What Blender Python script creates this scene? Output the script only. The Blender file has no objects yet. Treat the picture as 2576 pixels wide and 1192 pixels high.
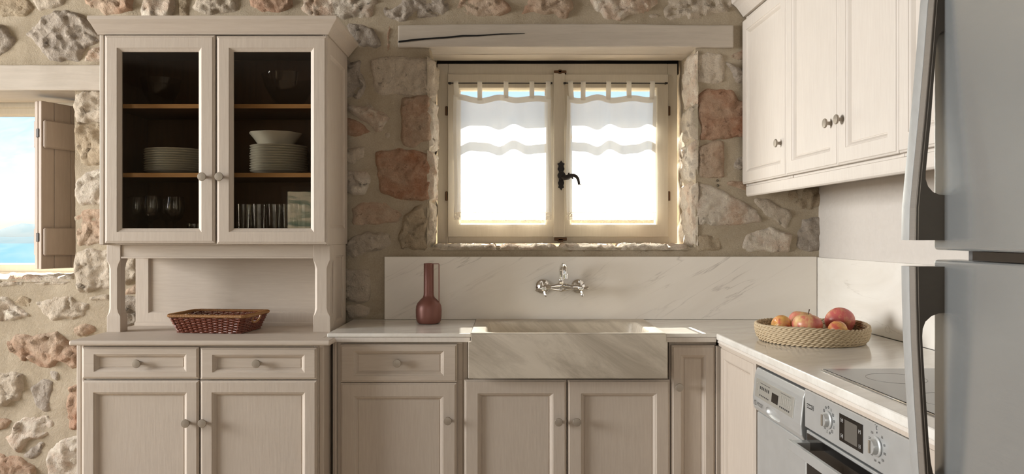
import bpy, bmesh, math, random
from mathutils import Vector, Matrix, noise
from mathutils.geometry import delaunay_2d_cdt

S = bpy.context.scene
COL = S.collection
F = 1950.0          # focal length in pixels of the 2576 px wide frame
CX, CY = 1280.0, 590.0
H = 1.295           # eye height
PI = math.pi

# ------------------------------------------------------------------ camera
cam_d = bpy.data.cameras.new('camera')
cam = bpy.data.objects.new('camera', cam_d)
COL.objects.link(cam)
cam.location = (0, 0, H)
cam.rotation_euler = (PI / 2, 0, 0)
cam_d.sensor_width = 36.0
cam_d.lens = F / 2576 * 36.0
cam_d.shift_x = 8 / 2576
cam_d.shift_y = -6 / 2576
cam_d.clip_start = 0.05
cam_d.clip_end = 20000
S.camera = cam

# ------------------------------------------------------------------ world, sun, lamps, exposure
W = bpy.data.worlds.new('sky')
S.world = W
W.use_nodes = True
wn = W.node_tree.nodes
wl = W.node_tree.links
wn.clear()
wo = wn.new('ShaderNodeOutputWorld')
wb = wn.new('ShaderNodeBackground')
ws = wn.new('ShaderNodeTexSky')
ws.sky_type = 'NISHITA'
ws.sun_disc = False
ws.sun_elevation = math.radians(46)
ws.sun_rotation = math.radians(0)
ws.air_density = 0.9
ws.dust_density = 0.35
ws.ozone_density = 1.5
wb.inputs['Strength'].default_value = 0.155
wl.new(ws.outputs[0], wb.inputs[0])
wl.new(wb.outputs[0], wo.inputs[0])


def lamp(name, kind, loc, direction, energy, color, **kw):
    d = bpy.data.lights.new(name, kind)
    d.energy = energy
    d.color = color
    for k, v in kw.items():
        setattr(d, k, v)
    o = bpy.data.objects.new(name, d)
    COL.objects.link(o)
    o.location = loc
    o.rotation_euler = Vector(direction).to_track_quat('-Z', 'Y').to_euler()
    return o


SUN_EL = math.radians(46)
lamp('sun', 'SUN', (0, 8, 8), (0.04, -math.cos(SUN_EL), -math.sin(SUN_EL)), 46.0, (1.0, 0.95, 0.87), angle=math.radians(0.5))
# daylight entering by the open glazed side of the room
lamp('daylight_side', 'AREA', (-6.2, 1.7, 1.9), (1.0, 0.0, -0.06), 520, (1.0, 0.99, 0.975), shape='RECTANGLE', size=2.6, size_y=2.0)
lamp('fill_rear', 'AREA', (-0.3, -2.45, 1.6), (0.05, 1.0, -0.03), 20, (1.0, 0.985, 0.965), shape='RECTANGLE', size=2.0, size_y=1.7)  # soft fill lamp added behind the camera; no window opens there

S.view_settings.view_transform = 'Standard'
S.view_settings.look = 'None'
S.view_settings.gamma = 1
S.view_settings.use_curve_mapping = False
S.view_settings.exposure = 0.04
S.cycles.max_bounces = 8
S.cycles.transparent_max_bounces = 24
S.cycles.sample_clamp_indirect = 4.0
S.cycles.caustics_reflective = False
S.cycles.caustics_refractive = False


# ------------------------------------------------------------------ helpers: pixels to metres at a known depth
def X(px, Y):
    return (px - CX) * Y / F


def Z(py, Y):
    return H - (py - CY) * Y / F


TH = math.radians(1.32)      # the run along the side wall is not quite square to the back wall
CT, ST = math.cos(TH), math.sin(TH)


def R(u, w):                 # (out of the wall axis, depth axis) of the side run -> world x, y
    return (u * CT - w * ST, u * ST + w * CT)


def wof(px, u):              # depth in the side run of a pixel column on the plane u
    t = (px - CX) / F
    return u * (CT - t * ST) / (t * CT + ST)


def smooth(a, b, x):
    t = min(1, max(0, (x - a) / (b - a)))
    return t * t * (3 - 2 * t)


# ------------------------------------------------------------------ helpers: meshes and objects
class MB:
    def __init__(s):
        s.v, s.f, s.sm = [], [], []

    def add(s, vs, fs, smooth_=False):
        n = len(s.v)
        s.v += [tuple(v) for v in vs]
        s.f += [tuple(i + n for i in f) for f in fs]
        s.sm += [smooth_] * len(fs)

    def box(s, x0, x1, y0, y1, z0, z1):
        vs = [(x, y, z) for x in (x0, x1) for y in (y0, y1) for z in (z0, z1)]
        s.add(vs, [(0, 1, 3, 2), (4, 6, 7, 5), (0, 4, 5, 1), (2, 3, 7, 6), (0, 2, 6, 4), (1, 5, 7, 3)])
        return s

    def prism(s, poly, z0, z1):          # polygon in xy, upright
        n = len(poly)
        vs = [(x, y, z0) for x, y in poly] + [(x, y, z1) for x, y in poly]
        fs = [tuple(range(n)), tuple(range(n, 2 * n))] + [(i, (i + 1) % n, n + (i + 1) % n, n + i) for i in range(n)]
        s.add(vs, fs)
        return s

    def sweep(s, prof, p0, p1, out, up, closed=True, cap=True):   # extrude a profile [(out, up)] from p0 to p1
        p0, p1, out, up = map(Vector, (p0, p1, out, up))
        n = len(prof)
        vs = [p0 + out * a + up * b for a, b in prof] + [p1 + out * a + up * b for a, b in prof]
        fs = [(i, (i + 1) % n, n + (i + 1) % n, n + i) for i in range(n if closed else n - 1)]
        if cap:
            fs += [tuple(range(n)), tuple(range(n, 2 * n))]
        s.add(vs, fs)
        return s

    def lathe(s, prof, o=(0, 0, 0), ax=(0, 0, 1), n=24, sm=True, wob=None, cap=True):
        ax = Vector(ax).normalized()
        t = Vector((1, 0, 0)) if abs(ax.x) < .9 else Vector((0, 1, 0))
        e1 = ax.cross(t).normalized()
        e2 = ax.cross(e1)
        o = Vector(o)
        vs, fs = [], []
        for j, (r, z) in enumerate(prof):
            for i in range(n):
                a = 2 * PI * i / n
                rr = r if wob is None else r * wob(a, j)
                vs.append(o + ax * z + (e1 * math.cos(a) + e2 * math.sin(a)) * rr)
        m = len(prof)
        for j in range(m - 1):
            for i in range(n):
                k = (i + 1) % n
                fs.append((j * n + i, j * n + k, (j + 1) * n + k, (j + 1) * n + i))
        if cap and prof[0][0] > 1e-6:
            fs.append(tuple(range(n)))
        if cap and prof[-1][0] > 1e-6:
            fs.append(tuple(range((m - 1) * n, m * n)))
        s.add(vs, fs, sm)
        return s

    def tube(s, pts, r, n=8, closed=False, sm=True, flat=1.0):
        pts = [Vector(p) for p in pts]
        m = len(pts)
        rs = r if isinstance(r, (list, tuple)) else [r] * m
        vs, fs = [], []
        d0 = (pts[1] - pts[0]).normalized()
        ref = Vector((0, 0, 1)) if abs(d0.z) < .9 else Vector((0, 1, 0))
        e1 = d0.cross(ref).normalized()
        for i, p in enumerate(pts):
            if closed:
                d = (pts[(i + 1) % m] - pts[i - 1]).normalized()
            else:
                d = (pts[min(i + 1, m - 1)] - pts[max(i - 1, 0)]).normalized()
            e1 = (e1 - d * e1.dot(d)).normalized()
            e2 = d.cross(e1)
            for k in range(n):
                a = 2 * PI * k / n
                vs.append(p + (e1 * math.cos(a) + e2 * math.sin(a) * flat) * rs[i])
        for i in range(m if closed else m - 1):
            j = (i + 1) % m
            for k in range(n):
                l = (k + 1) % n
                fs.append((i * n + k, i * n + l, j * n + l, j * n + k))
        if not closed:
            fs += [tuple(range(n)), tuple(range((m - 1) * n, m * n))]
        s.add(vs, fs, sm)
        return s

    def rings(s, a0, a1, z0, z1, prof, M, close=False, fill0=True, fill1=True):
        """nested rectangles: prof = [(inset a, inset z, depth)], M maps (a, z, depth) to space"""
        vs = []
        for ia, iz, d in prof:
            vs += [M(a0 + ia, z0 + iz, d), M(a1 - ia, z0 + iz, d), M(a1 - ia, z1 - iz, d), M(a0 + ia, z1 - iz, d)]
        m = len(prof)
        fs = []
        for j in range(m if close else m - 1):
            k = (j + 1) % m
            for i in range(4):
                l = (i + 1) % 4
                fs.append((j * 4 + i, j * 4 + l, k * 4 + l, k * 4 + i))
        if not close:
            if fill0:
                fs.append((0, 1, 2, 3))
            if fill1:
                fs.append(tuple(range((m - 1) * 4, m * 4)))
        s.add(vs, fs)
        return s


BASE = {}        # object name -> base point of the thing in its frame


def link(o):
    COL.objects.link(o)
    return o


def obj(name, mb, mat, parent=None, bevel=0, seg=2, recalc=True, angle=35):
    me = bpy.data.meshes.new(name)
    b = BASE.get(parent.name, (0, 0, 0)) if parent else (0, 0, 0)
    me.from_pydata([(v[0] - b[0], v[1] - b[1], v[2] - b[2]) for v in mb.v], [], mb.f)
    for p, sm in zip(me.polygons, mb.sm):
        p.use_smooth = sm
    if recalc:
        bm = bmesh.new()
        bm.from_mesh(me)
        bmesh.ops.recalc_face_normals(bm, faces=bm.faces)
        bm.to_mesh(me)
        bm.free()
    if recalc and any(mb.sm):
        me.set_sharp_from_angle(angle=math.radians(min(angle, 42)))
    me.materials.append(mat)
    o = link(bpy.data.objects.new(name, me))
    if parent:
        o.parent = parent
        BASE[o.name] = b
    if bevel:
        m = o.modifiers.new('bevel', 'BEVEL')
        m.width = bevel
        m.segments = seg
        m.limit_method = 'ANGLE'
        m.angle_limit = math.radians(angle)
        m.harden_normals = False
    return o


def tag(o, label, cat, group=None):
    o['label'] = label
    o['category'] = cat
    if group:
        o['group'] = group
    return o


def thing(name, label, cat, base=(0, 0, 0), run=False, group=None, rot=None):
    """an Empty at the thing's base; run=True puts its parts in the frame of the side run"""
    o = link(bpy.data.objects.new(name, None))
    o.empty_display_size = .05
    if run:
        x, y = R(base[0], base[1])
        o.location = (x, y, base[2])
        o.rotation_euler = (0, 0, TH)
    else:
        o.location = base
    if rot is not None:
        o.rotation_euler = (0, 0, rot)
    BASE[o.name] = tuple(base)
    tag(o, label, cat, group)
    return o


def struct(name, mb, mat, parent=None, **kw):
    o = obj(name, mb, mat, parent, **kw)
    if not parent:
        o['kind'] = 'structure'
    return o


def sroot(name, base=(0, 0, 0)):
    o = link(bpy.data.objects.new(name, None))
    o.location = base
    o['kind'] = 'structure'
    BASE[o.name] = tuple(base)
    return o


def dup_part(src, parent, offset=(0, 0, 0)):
    o = src.copy()
    COL.objects.link(o)
    o.parent = parent
    o.location = Vector(src.location) + Vector(offset)
    BASE[o.name] = BASE.get(parent.name, (0, 0, 0))
    return o


# ------------------------------------------------------------------ materials
def srgb(r, g, b):
    def f(c):
        c /= 255
        return c / 12.92 if c <= .04045 else ((c + .055) / 1.055) ** 2.4
    return (f(r), f(g), f(b), 1)


class NT:
    def __init__(s, name):
        s.m = bpy.data.materials.new(name)
        s.m.use_nodes = True
        s.t = s.m.node_tree
        s.n, s.l = s.t.nodes, s.t.links
        s.p = s.n['Principled BSDF']
        s.out = s.n['Material Output']

    def new(s, t, **kw):
        n = s.n.new(t)
        for k, v in kw.items():
            setattr(n, k, v)
        return n

    def coord(s, scale=(1, 1, 1), rot=(0, 0, 0), kind='Object', per_object=False):
        tc = s.new('ShaderNodeTexCoord')
        mp = s.new('ShaderNodeMapping')
        mp.inputs['Scale'].default_value = scale
        src = tc.outputs[kind]
        if any(rot):
            m0 = s.new('ShaderNodeMapping')
            m0.inputs['Rotation'].default_value = rot
            s.l.new(src, m0.inputs[0])
            src = m0.outputs[0]
        s.l.new(src, mp.inputs[0])
        if per_object:
            oi = s.new('ShaderNodeObjectInfo')
            cm = s.new('ShaderNodeVectorMath', operation='SCALE')
            s.l.new(oi.outputs['Random'], cm.inputs['Scale'])
            cm.inputs[0].default_value = (37, 53, 71)
            s.l.new(cm.outputs[0], mp.inputs['Location'])
        return mp.outputs[0]

    def noise(s, vec, scale, detail=4, rough=.55, dist=0):
        n = s.new('ShaderNodeTexNoise')
        n.inputs['Scale'].default_value = scale
        n.inputs['Detail'].default_value = detail
        n.inputs['Roughness'].default_value = rough
        n.inputs['Distortion'].default_value = dist
        if vec is not None:
            s.l.new(vec, n.inputs['Vector'])
        return n.outputs['Fac']

    def ramp(s, fac, stops):
        r = s.new('ShaderNodeValToRGB')
        e = r.color_ramp.elements
        while len(e) < len(stops):
            e.new(.5)
        for el, (p, c) in zip(e, stops):
            el.position = p
            el.color = c if len(c) == 4 else (*c, 1)
        s.l.new(fac, r.inputs[0])
        return r.outputs[0]

    def mix(s, fac, a, b, mode='MIX'):
        m = s.new('ShaderNodeMix', data_type='RGBA', blend_type=mode)
        for i, v in ((0, fac), (6, a), (7, b)):
            if hasattr(v, 'is_linked'):
                s.l.new(v, m.inputs[i])
            else:
                m.inputs[i].default_value = v
        return m.outputs[2]

    def math(s, op, a, b=None):
        m = s.new('ShaderNodeMath', operation=op)
        for i, v in enumerate((a, b)):
            if v is None:
                continue
            if hasattr(v, 'is_linked'):
                s.l.new(v, m.inputs[i])
            else:
                m.inputs[i].default_value = v
        return m.outputs[0]

    def set(s, **kw):
        for k, v in kw.items():
            i = s.p.inputs[k.replace('_', ' ')]
            if hasattr(v, 'is_linked'):
                s.l.new(v, i)
            else:
                i.default_value = v
        return s

    def bump(s, h, strength=.3, dist=.01, prev=None):
        b = s.new('ShaderNodeBump')
        b.inputs['Strength'].default_value = strength
        b.inputs['Distance'].default_value = dist
        s.l.new(h, b.inputs['Height'])
        if prev is not None:
            s.l.new(prev, b.inputs['Normal'])
        s.l.new(b.outputs[0], s.p.inputs['Normal'])
        return b.outputs[0]


BW = [(0, 0, 0, 1), (1, 1, 1, 1)]
GREY = lambda v: (v, v, v, 1)


def paint(name, c, c2, rough=.5, grain=(60, 60, 5), bump=.12):
    m = NT(name)
    v = m.coord(grain)
    n = m.noise(v, 2.0, 5, .6)
    big = m.noise(m.coord((2, 2, 2)), 1.5, 3)
    col = m.mix(m.ramp(n, [(.35, GREY(0)), (.7, GREY(1))]), srgb(*c), srgb(*c2))
    col = m.mix(m.ramp(big, [(.3, GREY(0)), (.8, GREY(.35))]), col, srgb(*[int(x * .93) for x in c]))
    m.set(Base_Color=col, Roughness=rough)
    m.p.inputs['Specular IOR Level'].default_value = .35
    m.bump(n, bump, .004)
    return m.m


def plain(name, c, rough=.5, metal=0, spec=.5):
    m = NT(name)
    m.set(Base_Color=srgb(*c), Roughness=rough, Metallic=metal)
    m.p.inputs['Specular IOR Level'].default_value = spec
    return m.m


def stone_mat(name, base, patch, dark, patch_amt=.5, chip=.9):
    m = NT(name)
    v = m.coord((1, 1, 1), per_object=True)
    big = m.noise(v, 6, 5, .6, .4)
    mid = m.noise(v, 24, 9, .70, .15)
    fine = m.noise(v, 150, 4, .7)
    col = m.mix(m.ramp(big, [(.5 - .18 * patch_amt, GREY(0)), (.72 - .12 * patch_amt, GREY(.85))]), srgb(*base), srgb(*patch))
    col = m.mix(m.ramp(mid, [(.48, GREY(0)), (.72, GREY(.7))]), col, srgb(*[min(255, int(x * 1.13) + 4) for x in base]))
    dk = m.noise(v, 30, 8, .74, .5)
    col = m.mix(m.ramp(dk, [(.29, GREY(.75)), (.42, GREY(0))]), col, srgb(*dark))
    col = m.mix(.35, col, m.ramp(fine, [(.25, srgb(150, 140, 128)), (.75, srgb(255, 252, 246))]), 'MULTIPLY')
    at = m.new('ShaderNodeAttribute', attribute_name='rim')
    smn = m.noise(v, 16, 5, .65, .8)
    rf = m.math('ADD', at.outputs['Fac'], m.math('MULTIPLY', m.math('SUBTRACT', smn, .5), 1.5))
    col = m.mix(m.ramp(rf, [(.0, GREY(.9)), (.16, GREY(0))]), col, srgb(192, 179, 156))
    oi = m.new('ShaderNodeObjectInfo')
    tone = m.ramp(oi.outputs['Random'], [(0, GREY(.86)), (1, GREY(1.0))])
    col = m.mix(1.0, col, tone, 'MULTIPLY')
    m.set(Base_Color=col, Roughness=.9)
    m.p.inputs['Specular IOR Level'].default_value = .15
    vo = m.new('ShaderNodeTexVoronoi', feature='F1')
    vo.inputs['Scale'].default_value = 17
    wv = m.new('ShaderNodeVectorMath', operation='ADD')
    nv = m.new('ShaderNodeTexNoise')
    nv.inputs['Scale'].default_value = 12
    nv.inputs['Detail'].default_value = 4
    m.l.new(v, nv.inputs['Vector'])
    sc_ = m.new('ShaderNodeVectorMath', operation='SCALE')
    sc_.inputs['Scale'].default_value = .09
    m.l.new(nv.outputs['Color'], sc_.inputs[0])
    m.l.new(v, wv.inputs[0])
    m.l.new(sc_.outputs[0], wv.inputs[1])
    m.l.new(wv.outputs[0], vo.inputs['Vector'])
    h = m.math('ADD', m.math('MULTIPLY', mid, 1.3), m.math('MULTIPLY', fine, .4))
    h = m.math('ADD', h, m.math('MULTIPLY', vo.outputs['Distance'], chip))
    h = m.math('ADD', h, m.math('MULTIPLY', m.ramp(dk, [(.27, GREY(0)), (.40, GREY(1))]), .4))
    m.bump(h, .8, .018)
    return m.m


M = {}
M['paint'] = paint('cabinet_paint', (199, 187, 173), (191, 178, 164))
M['paint_h'] = paint('cabinet_paint_rail', (199, 187, 173), (191, 178, 164), grain=(5, 60, 60))
M['paint_lite'] = paint('wall_cabinet_paint', (219, 211, 201), (213, 204, 194))
M['frame_paint'] = paint('window_paint', (206, 196, 178), (200, 190, 171), bump=.05)
M['beam_paint'] = paint('beam_paint', (190, 180, 167), (180, 170, 157), rough=.7, grain=(3, 30, 30), bump=.35)
M['dark_gap'] = plain('gap_shade_dark', (38, 30, 24), .9)
M['crack'] = plain('crack_dark', (20, 16, 13), .95)
M['shutter'] = paint('shutter_paint', (172, 156, 142), (164, 148, 134), grain=(30, 30, 4), bump=.2)
M['oak'] = paint('oak_edge', (196, 150, 96), (178, 132, 80), grain=(6, 60, 60), bump=.1)
M['brownwood'] = paint('brown_board', (92, 64, 42), (78, 54, 36), rough=.6, grain=(30, 30, 3))
M['nickel'] = plain('nickel', (170, 160, 147), .42, .7)
M['iron'] = plain('wrought_iron', (38, 32, 28), .5, .4)
M['brass_dark'] = plain('old_brass', (92, 66, 44), .45, .7)
M['chrome'] = plain('chrome', (232, 230, 226), .06, 1)
M['porcelain'] = plain('porcelain', (228, 226, 216), .22)
M['black_glass'] = plain('display_black', (24, 22, 21), .08)
M['ink'] = plain('print_dark', (52, 50, 48), .6)
M['ink_white'] = plain('print_white', (225, 225, 222), .6)
M['plastic_silver'] = plain('silver_plastic', (190, 188, 180), .35, .55)
M['lcd'] = plain('lcd_grey', (96, 92, 86), .25)
M['copper'] = plain('copper_tint', (150, 92, 66), .18, 1)
M['rubber'] = plain('seal_grey', (96, 94, 92), .6)
M['white_plaster'] = None

for key, args in {
    'st_cream': ((214, 200, 181), (224, 211, 193), (140, 126, 108), .5),
    'st_pink': ((204, 182, 160), (196, 158, 132), (146, 122, 102), .55),
    'st_rust': ((198, 168, 144), (178, 124, 94), (136, 98, 78), .6),
    'st_grey': ((194, 182, 168), (178, 167, 155), (128, 118, 108), .6, 2.0),
    'st_white': ((228, 216, 200), (208, 172, 144), (150, 134, 116), .3),
    'st_tan': ((196, 180, 156), (184, 164, 138), (132, 116, 98), .5),
}.items():
    M[key] = stone_mat(key, *args)

m = NT('mortar')
v = m.coord()
n1 = m.noise(v, 5, 5, .6, .5)
n2 = m.noise(v, 170, 3, .7)
n3 = m.noise(m.coord((1, 1, 1.6), (0, .6, 0)), 30, 8, .68, .25)
c = m.mix(m.ramp(n1, [(.3, GREY(0)), (.7, GREY(1))]), srgb(170, 157, 136), srgb(190, 178, 159))
c = m.mix(.3, c, m.ramp(n2, [(.3, srgb(168, 160, 146)), (.75, srgb(255, 252, 247))]), 'MULTIPLY')
c = m.mix(m.ramp(n3, [(.62, GREY(0)), (.8, GREY(.5))]), c, srgb(212, 200, 180))
m.set(Base_Color=c, Roughness=.95)
m.p.inputs['Specular IOR Level'].default_value = .1
m.bump(m.math('ADD', m.math('MULTIPLY', n2, .45), m.math('MULTIPLY', n3, .9)), .5, .010)
M['mortar'] = m.m


def marble(name, c, c2, vein, rot, rough=.25, amt=.5, band=0.0, vscale=2.2):
    m = NT(name)
    v = m.coord((1, 1, 1), rot)
    vs = m.coord((.55, 2.6, 2.6), rot)
    soft = m.noise(vs, 2.0, 5, .6, .6)
    vn = m.noise(m.coord((.28, 2.6, 2.6), rot), vscale, 5, .55, .35)
    line = m.math('ABSOLUTE', m.math('SUBTRACT', vn, .5))
    gate = m.noise(v, 2.4, 3, .5)
    g = m.ramp(gate, [(.45, GREY(0)), (.65, GREY(1))])
    lf = m.math('MULTIPLY', m.ramp(line, [(.0, GREY(1)), (.003, GREY(.45)), (.009, GREY(0))]), g)
    col = m.mix(m.ramp(soft, [(.35, GREY(0)), (.7, GREY(1))]), srgb(*c), srgb(*c2))
    if band:
        bn = m.noise(m.coord((.6, 2.4, 2.4), rot), 3.2, 8, .72, .9)
        col = m.mix(m.math('MULTIPLY', m.ramp(bn, [(.42, GREY(0)), (.62, GREY(1))]), band), col, srgb(*vein))
    col = m.mix(m.math('MULTIPLY', lf, amt), col, srgb(*vein))
    m.set(Base_Color=col, Roughness=rough)
    m.p.inputs['Specular IOR Level'].default_value = .45
    return m.m


M['marble'] = marble('marble_backsplash', (238, 232, 223), (230, 223, 213), (128, 116, 102), (0, math.radians(28), 0), .3, .55)
M['marble_side'] = marble('marble_side_splash', (233, 229, 221), (220, 214, 204), (150, 138, 122), (0, 0, math.radians(70)), .3, .4)
M['marble_top'] = marble('marble_worktop', (235, 232, 225), (222, 217, 207), (176, 164, 148), (0, 0, math.radians(-25)), .12, .3, .25)
M['marble_sink'] = marble('marble_sink', (210, 200, 184), (194, 184, 167), (158, 147, 131), (0, math.radians(-34), 0), .4, .3, .7)


def brushed(name, c, rough, sc, spread=.10, metal=.62):
    m = NT(name)
    n = m.noise(m.coord(sc), 3.0, 4, .6)
    lo = [int(x * .93) for x in c]
    m.set(Base_Color=m.mix(n, srgb(*lo), srgb(*c)), Metallic=metal,
          Roughness=m.math('ADD', m.math('MULTIPLY', n, spread), rough - spread / 2))
    m.bump(n, .03, .002)
    return m.m


M['steel'] = brushed('brushed_steel', (216, 218, 217), .36, (300, 6, 6))
M['steel_fridge'] = brushed('fridge_steel', (222, 227, 228), .22, (6, 6, 400), .06, .82)
M['steel_dark'] = brushed('handle_steel', (168, 162, 154), .3, (6, 6, 200))
M['steel_side'] = brushed('handle_dark_reflection', (74, 66, 58), .32, (20, 20, 60))  # dark base colour carries the dim room mirrored in the handle's sides

m = NT('plaster')
v = m.coord()
n = m.noise(v, 30, 5, .6, 1)
m.set(Base_Color=m.mix(n, srgb(210, 204, 197), srgb(199, 192, 184)), Roughness=.85)
m.bump(n, .25, .006)
M['plaster'] = m.m
M['ceiling'] = plain('ceiling_boards', (150, 138, 124), .8)
m = NT('floor_tile')
n = m.noise(m.coord(), 8, 5)
m.set(Base_Color=m.mix(n, srgb(186, 168, 146), srgb(160, 142, 120)), Roughness=.5)
M['floor'] = m.m


def glassy(name, tint=(1, 1, 1, 1), rough=0.0, ior=1.45, boost=1.0):
    m = NT(name)
    m.n.remove(m.p)
    tr = m.new('ShaderNodeBsdfTransparent')
    tr.inputs[0].default_value = tint
    gl = m.new('ShaderNodeBsdfGlossy')
    gl.inputs['Roughness'].default_value = rough
    lw = m.new('ShaderNodeLayerWeight')
    lw.inputs[0].default_value = .5
    f0 = ((ior - 1) / (ior + 1)) ** 2
    fac = m.math('ADD', m.math('MULTIPLY', m.math('POWER', lw.outputs['Facing'], 5.0), 1 - f0), f0)
    ms = m.new('ShaderNodeMixShader')
    f = m.math('MULTIPLY', fac, boost)
    m.l.new(f, ms.inputs[0])
    m.l.new(tr.outputs[0], ms.inputs[1])
    m.l.new(gl.outputs[0], ms.inputs[2])
    m.l.new(ms.outputs[0], m.out.inputs[0])
    return m.m


M['pane'] = glassy('pane_glass', (.96, .97, .96, 1), ior=1.4)
M['cab_glass'] = glassy('cabinet_glass', (.86, .84, .80, 1), ior=1.52, boost=.85)
M['tumbler_glass'] = glassy('drinking_glass', (.93, .93, .92, 1), rough=.03, ior=1.5, boost=1.1)


def cloth(name, dens, c=(230, 230, 230), lace=False, opq=.45):
    m = NT(name)
    m.n.remove(m.p)
    tl = m.new('ShaderNodeBsdfTranslucent')
    df = m.new('ShaderNodeBsdfDiffuse')
    tl.inputs[0].default_value = srgb(*c)
    df.inputs[0].default_value = srgb(*c)
    tr = m.new('ShaderNodeBsdfTransparent')
    a = m.new('ShaderNodeMixShader')
    a.inputs[0].default_value = opq
    m.l.new(tl.outputs[0], a.inputs[1])
    m.l.new(df.outputs[0], a.inputs[2])
    b = m.new('ShaderNodeMixShader')
    w1 = m.noise(m.coord((1, 1, 60)), 14, 3, .7)
    w2 = m.noise(m.coord((60, 1, 1)), 14, 3, .7)
    k = m.math('ADD', w1, w2)
    if lace:
        wv = m.new('ShaderNodeTexVoronoi')
        wv.inputs['Scale'].default_value = 110
        m.l.new(m.coord((1, 1, 1)), wv.inputs['Vector'])
        d = m.ramp(wv.outputs['Distance'], [(.25, GREY(.35)), (.5, GREY(1))])
        d = m.math('MULTIPLY', d, dens)
    else:
        d = m.math('MULTIPLY', m.ramp(k, [(.75 / 2, GREY(.86)), (1.25 / 2, GREY(1))]), dens)
    m.l.new(d, b.inputs[0])
    m.l.new(tr.outputs[0], b.inputs[1])
    m.l.new(a.outputs[0], b.inputs[2])
    m.l.new(b.outputs[0], m.out.inputs[0])
    return m.m


M['voile'] = cloth('curtain_voile', .84)
M['voile_hem'] = cloth('curtain_hem', .95, (232, 228, 220), False, .6)
M['lace'] = cloth('curtain_lace', 1.0, (216, 209, 197), True, .80)


# ------------------------------------------------------------------ structure: stone wall
YW = 3.62
WIN1 = (X(1080, YW), X(1750, YW), Z(622, YW), Z(95, YW))        # x0 x1 z0 z1 of the openings in the wall
WIN2 = (-3.20, X(189, YW), Z(702, YW), Z(203, YW))
WX0, WX1, WZ1 = -3.70, 1.60, 2.72


def wall_disp(x, z):
    if x > -.66 and .78 < z < 1.232:      # levelled behind the splashback
        return .0015
    return .010 * noise.noise((x * 3.1, z * 3.1, 1.7)) + .007 * noise.noise((x * 11, z * 11, 4.2)) + .0022 * noise.noise((x * 37, z * 37, 9.1))


def axis_cuts(a, b, step, must):
    pts = sorted(set([a, b] + list(must)))
    out = []
    for p, q in zip(pts, pts[1:]):
        k = max(1, round((q - p) / step))
        out += [p + (q - p) * i / k for i in range(k)]
    return out + [b]


xs = axis_cuts(WX0, WX1, .026, [WIN1[0], WIN1[1], WIN2[0], WIN2[1]])
zs = axis_cuts(0, WZ1, .026, [WIN1[2], WIN1[3], WIN2[2], WIN2[3]])
mb = MB()
idx = {}


def in_hole(x, z):
    return any(h[0] < x < h[1] and h[2] < z < h[3] for h in (WIN1, WIN2))


def wall_vert(x, z):
    k = (round(x, 4), round(z, 4))
    if k not in idx:
        idx[k] = len(mb.v)
        mb.v.append((x, YW + wall_disp(x, z), z))
    return idx[k]


for i in range(len(xs) - 1):
    for j in range(len(zs) - 1):
        if in_hole((xs[i] + xs[i + 1]) / 2, (zs[j] + zs[j + 1]) / 2):
            continue
        mb.f.append((wall_vert(xs[i], zs[j]), wall_vert(xs[i + 1], zs[j]), wall_vert(xs[i + 1], zs[j + 1]), wall_vert(xs[i], zs[j + 1])))
        mb.sm.append(True)


def reveal(p0, p1, horiz, fixed, y1, nrm):
    """one face of an opening: strip from the wall face back to depth y1, roughened along nrm"""
    n = max(2, round(abs(p1 - p0) / .026))
    ny = 12
    vs, fs = [], []
    for i in range(n + 1):
        p = p0 + (p1 - p0) * i / n
        for j in range(ny + 1):
            x, z = (p, fixed) if horiz else (fixed, p)
            y0 = YW + wall_disp(x, z)
            y = y0 + (y1 - y0) * j / ny
            d = 0 if j == 0 else .010 * noise.noise((p * 9, y * 9, fixed * 7)) + .004 * noise.noise((p * 31, y * 31, fixed))
            vs.append((x + nrm[0] * d, y, z + nrm[1] * d))
    for i in range(n):
        for j in range(ny):
            a = i * (ny + 1) + j
            fs.append((a, a + 1, a + ny + 2, a + ny + 1))
    mb.add(vs, fs, True)


YO = 4.14      # outer face of the wall
for wdw in (WIN1, WIN2):
    reveal(wdw[2], wdw[3], False, wdw[0], YO, (1, 0))
    reveal(wdw[2], wdw[3], False, wdw[1], YO, (-1, 0))
    reveal(wdw[0], wdw[1], True, wdw[2], YO, (0, 1))
    reveal(wdw[0], wdw[1], True, wdw[3], YO, (0, -1))
# outer face so that the wall has its thickness
ox = [WX0, WIN2[0], WIN2[1], WIN1[0], WIN1[1], WX1 + .5]
for i in range(5):
    hole = {1: WIN2, 3: WIN1}.get(i)
    segs = [(0, WZ1)] if not hole else [(0, hole[2]), (2.112 if i == 3 else 1.985, WZ1)]
    for z0, z1 in segs:
        mb.add([(ox[i], YO, z0), (ox[i + 1], YO, z0), (ox[i + 1], YO, z1), (ox[i], YO, z1)], [(0, 3, 2, 1)])
back_wall = struct('wall_back', mb, M['mortar'], recalc=False)

rnd = random.Random(11)


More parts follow.
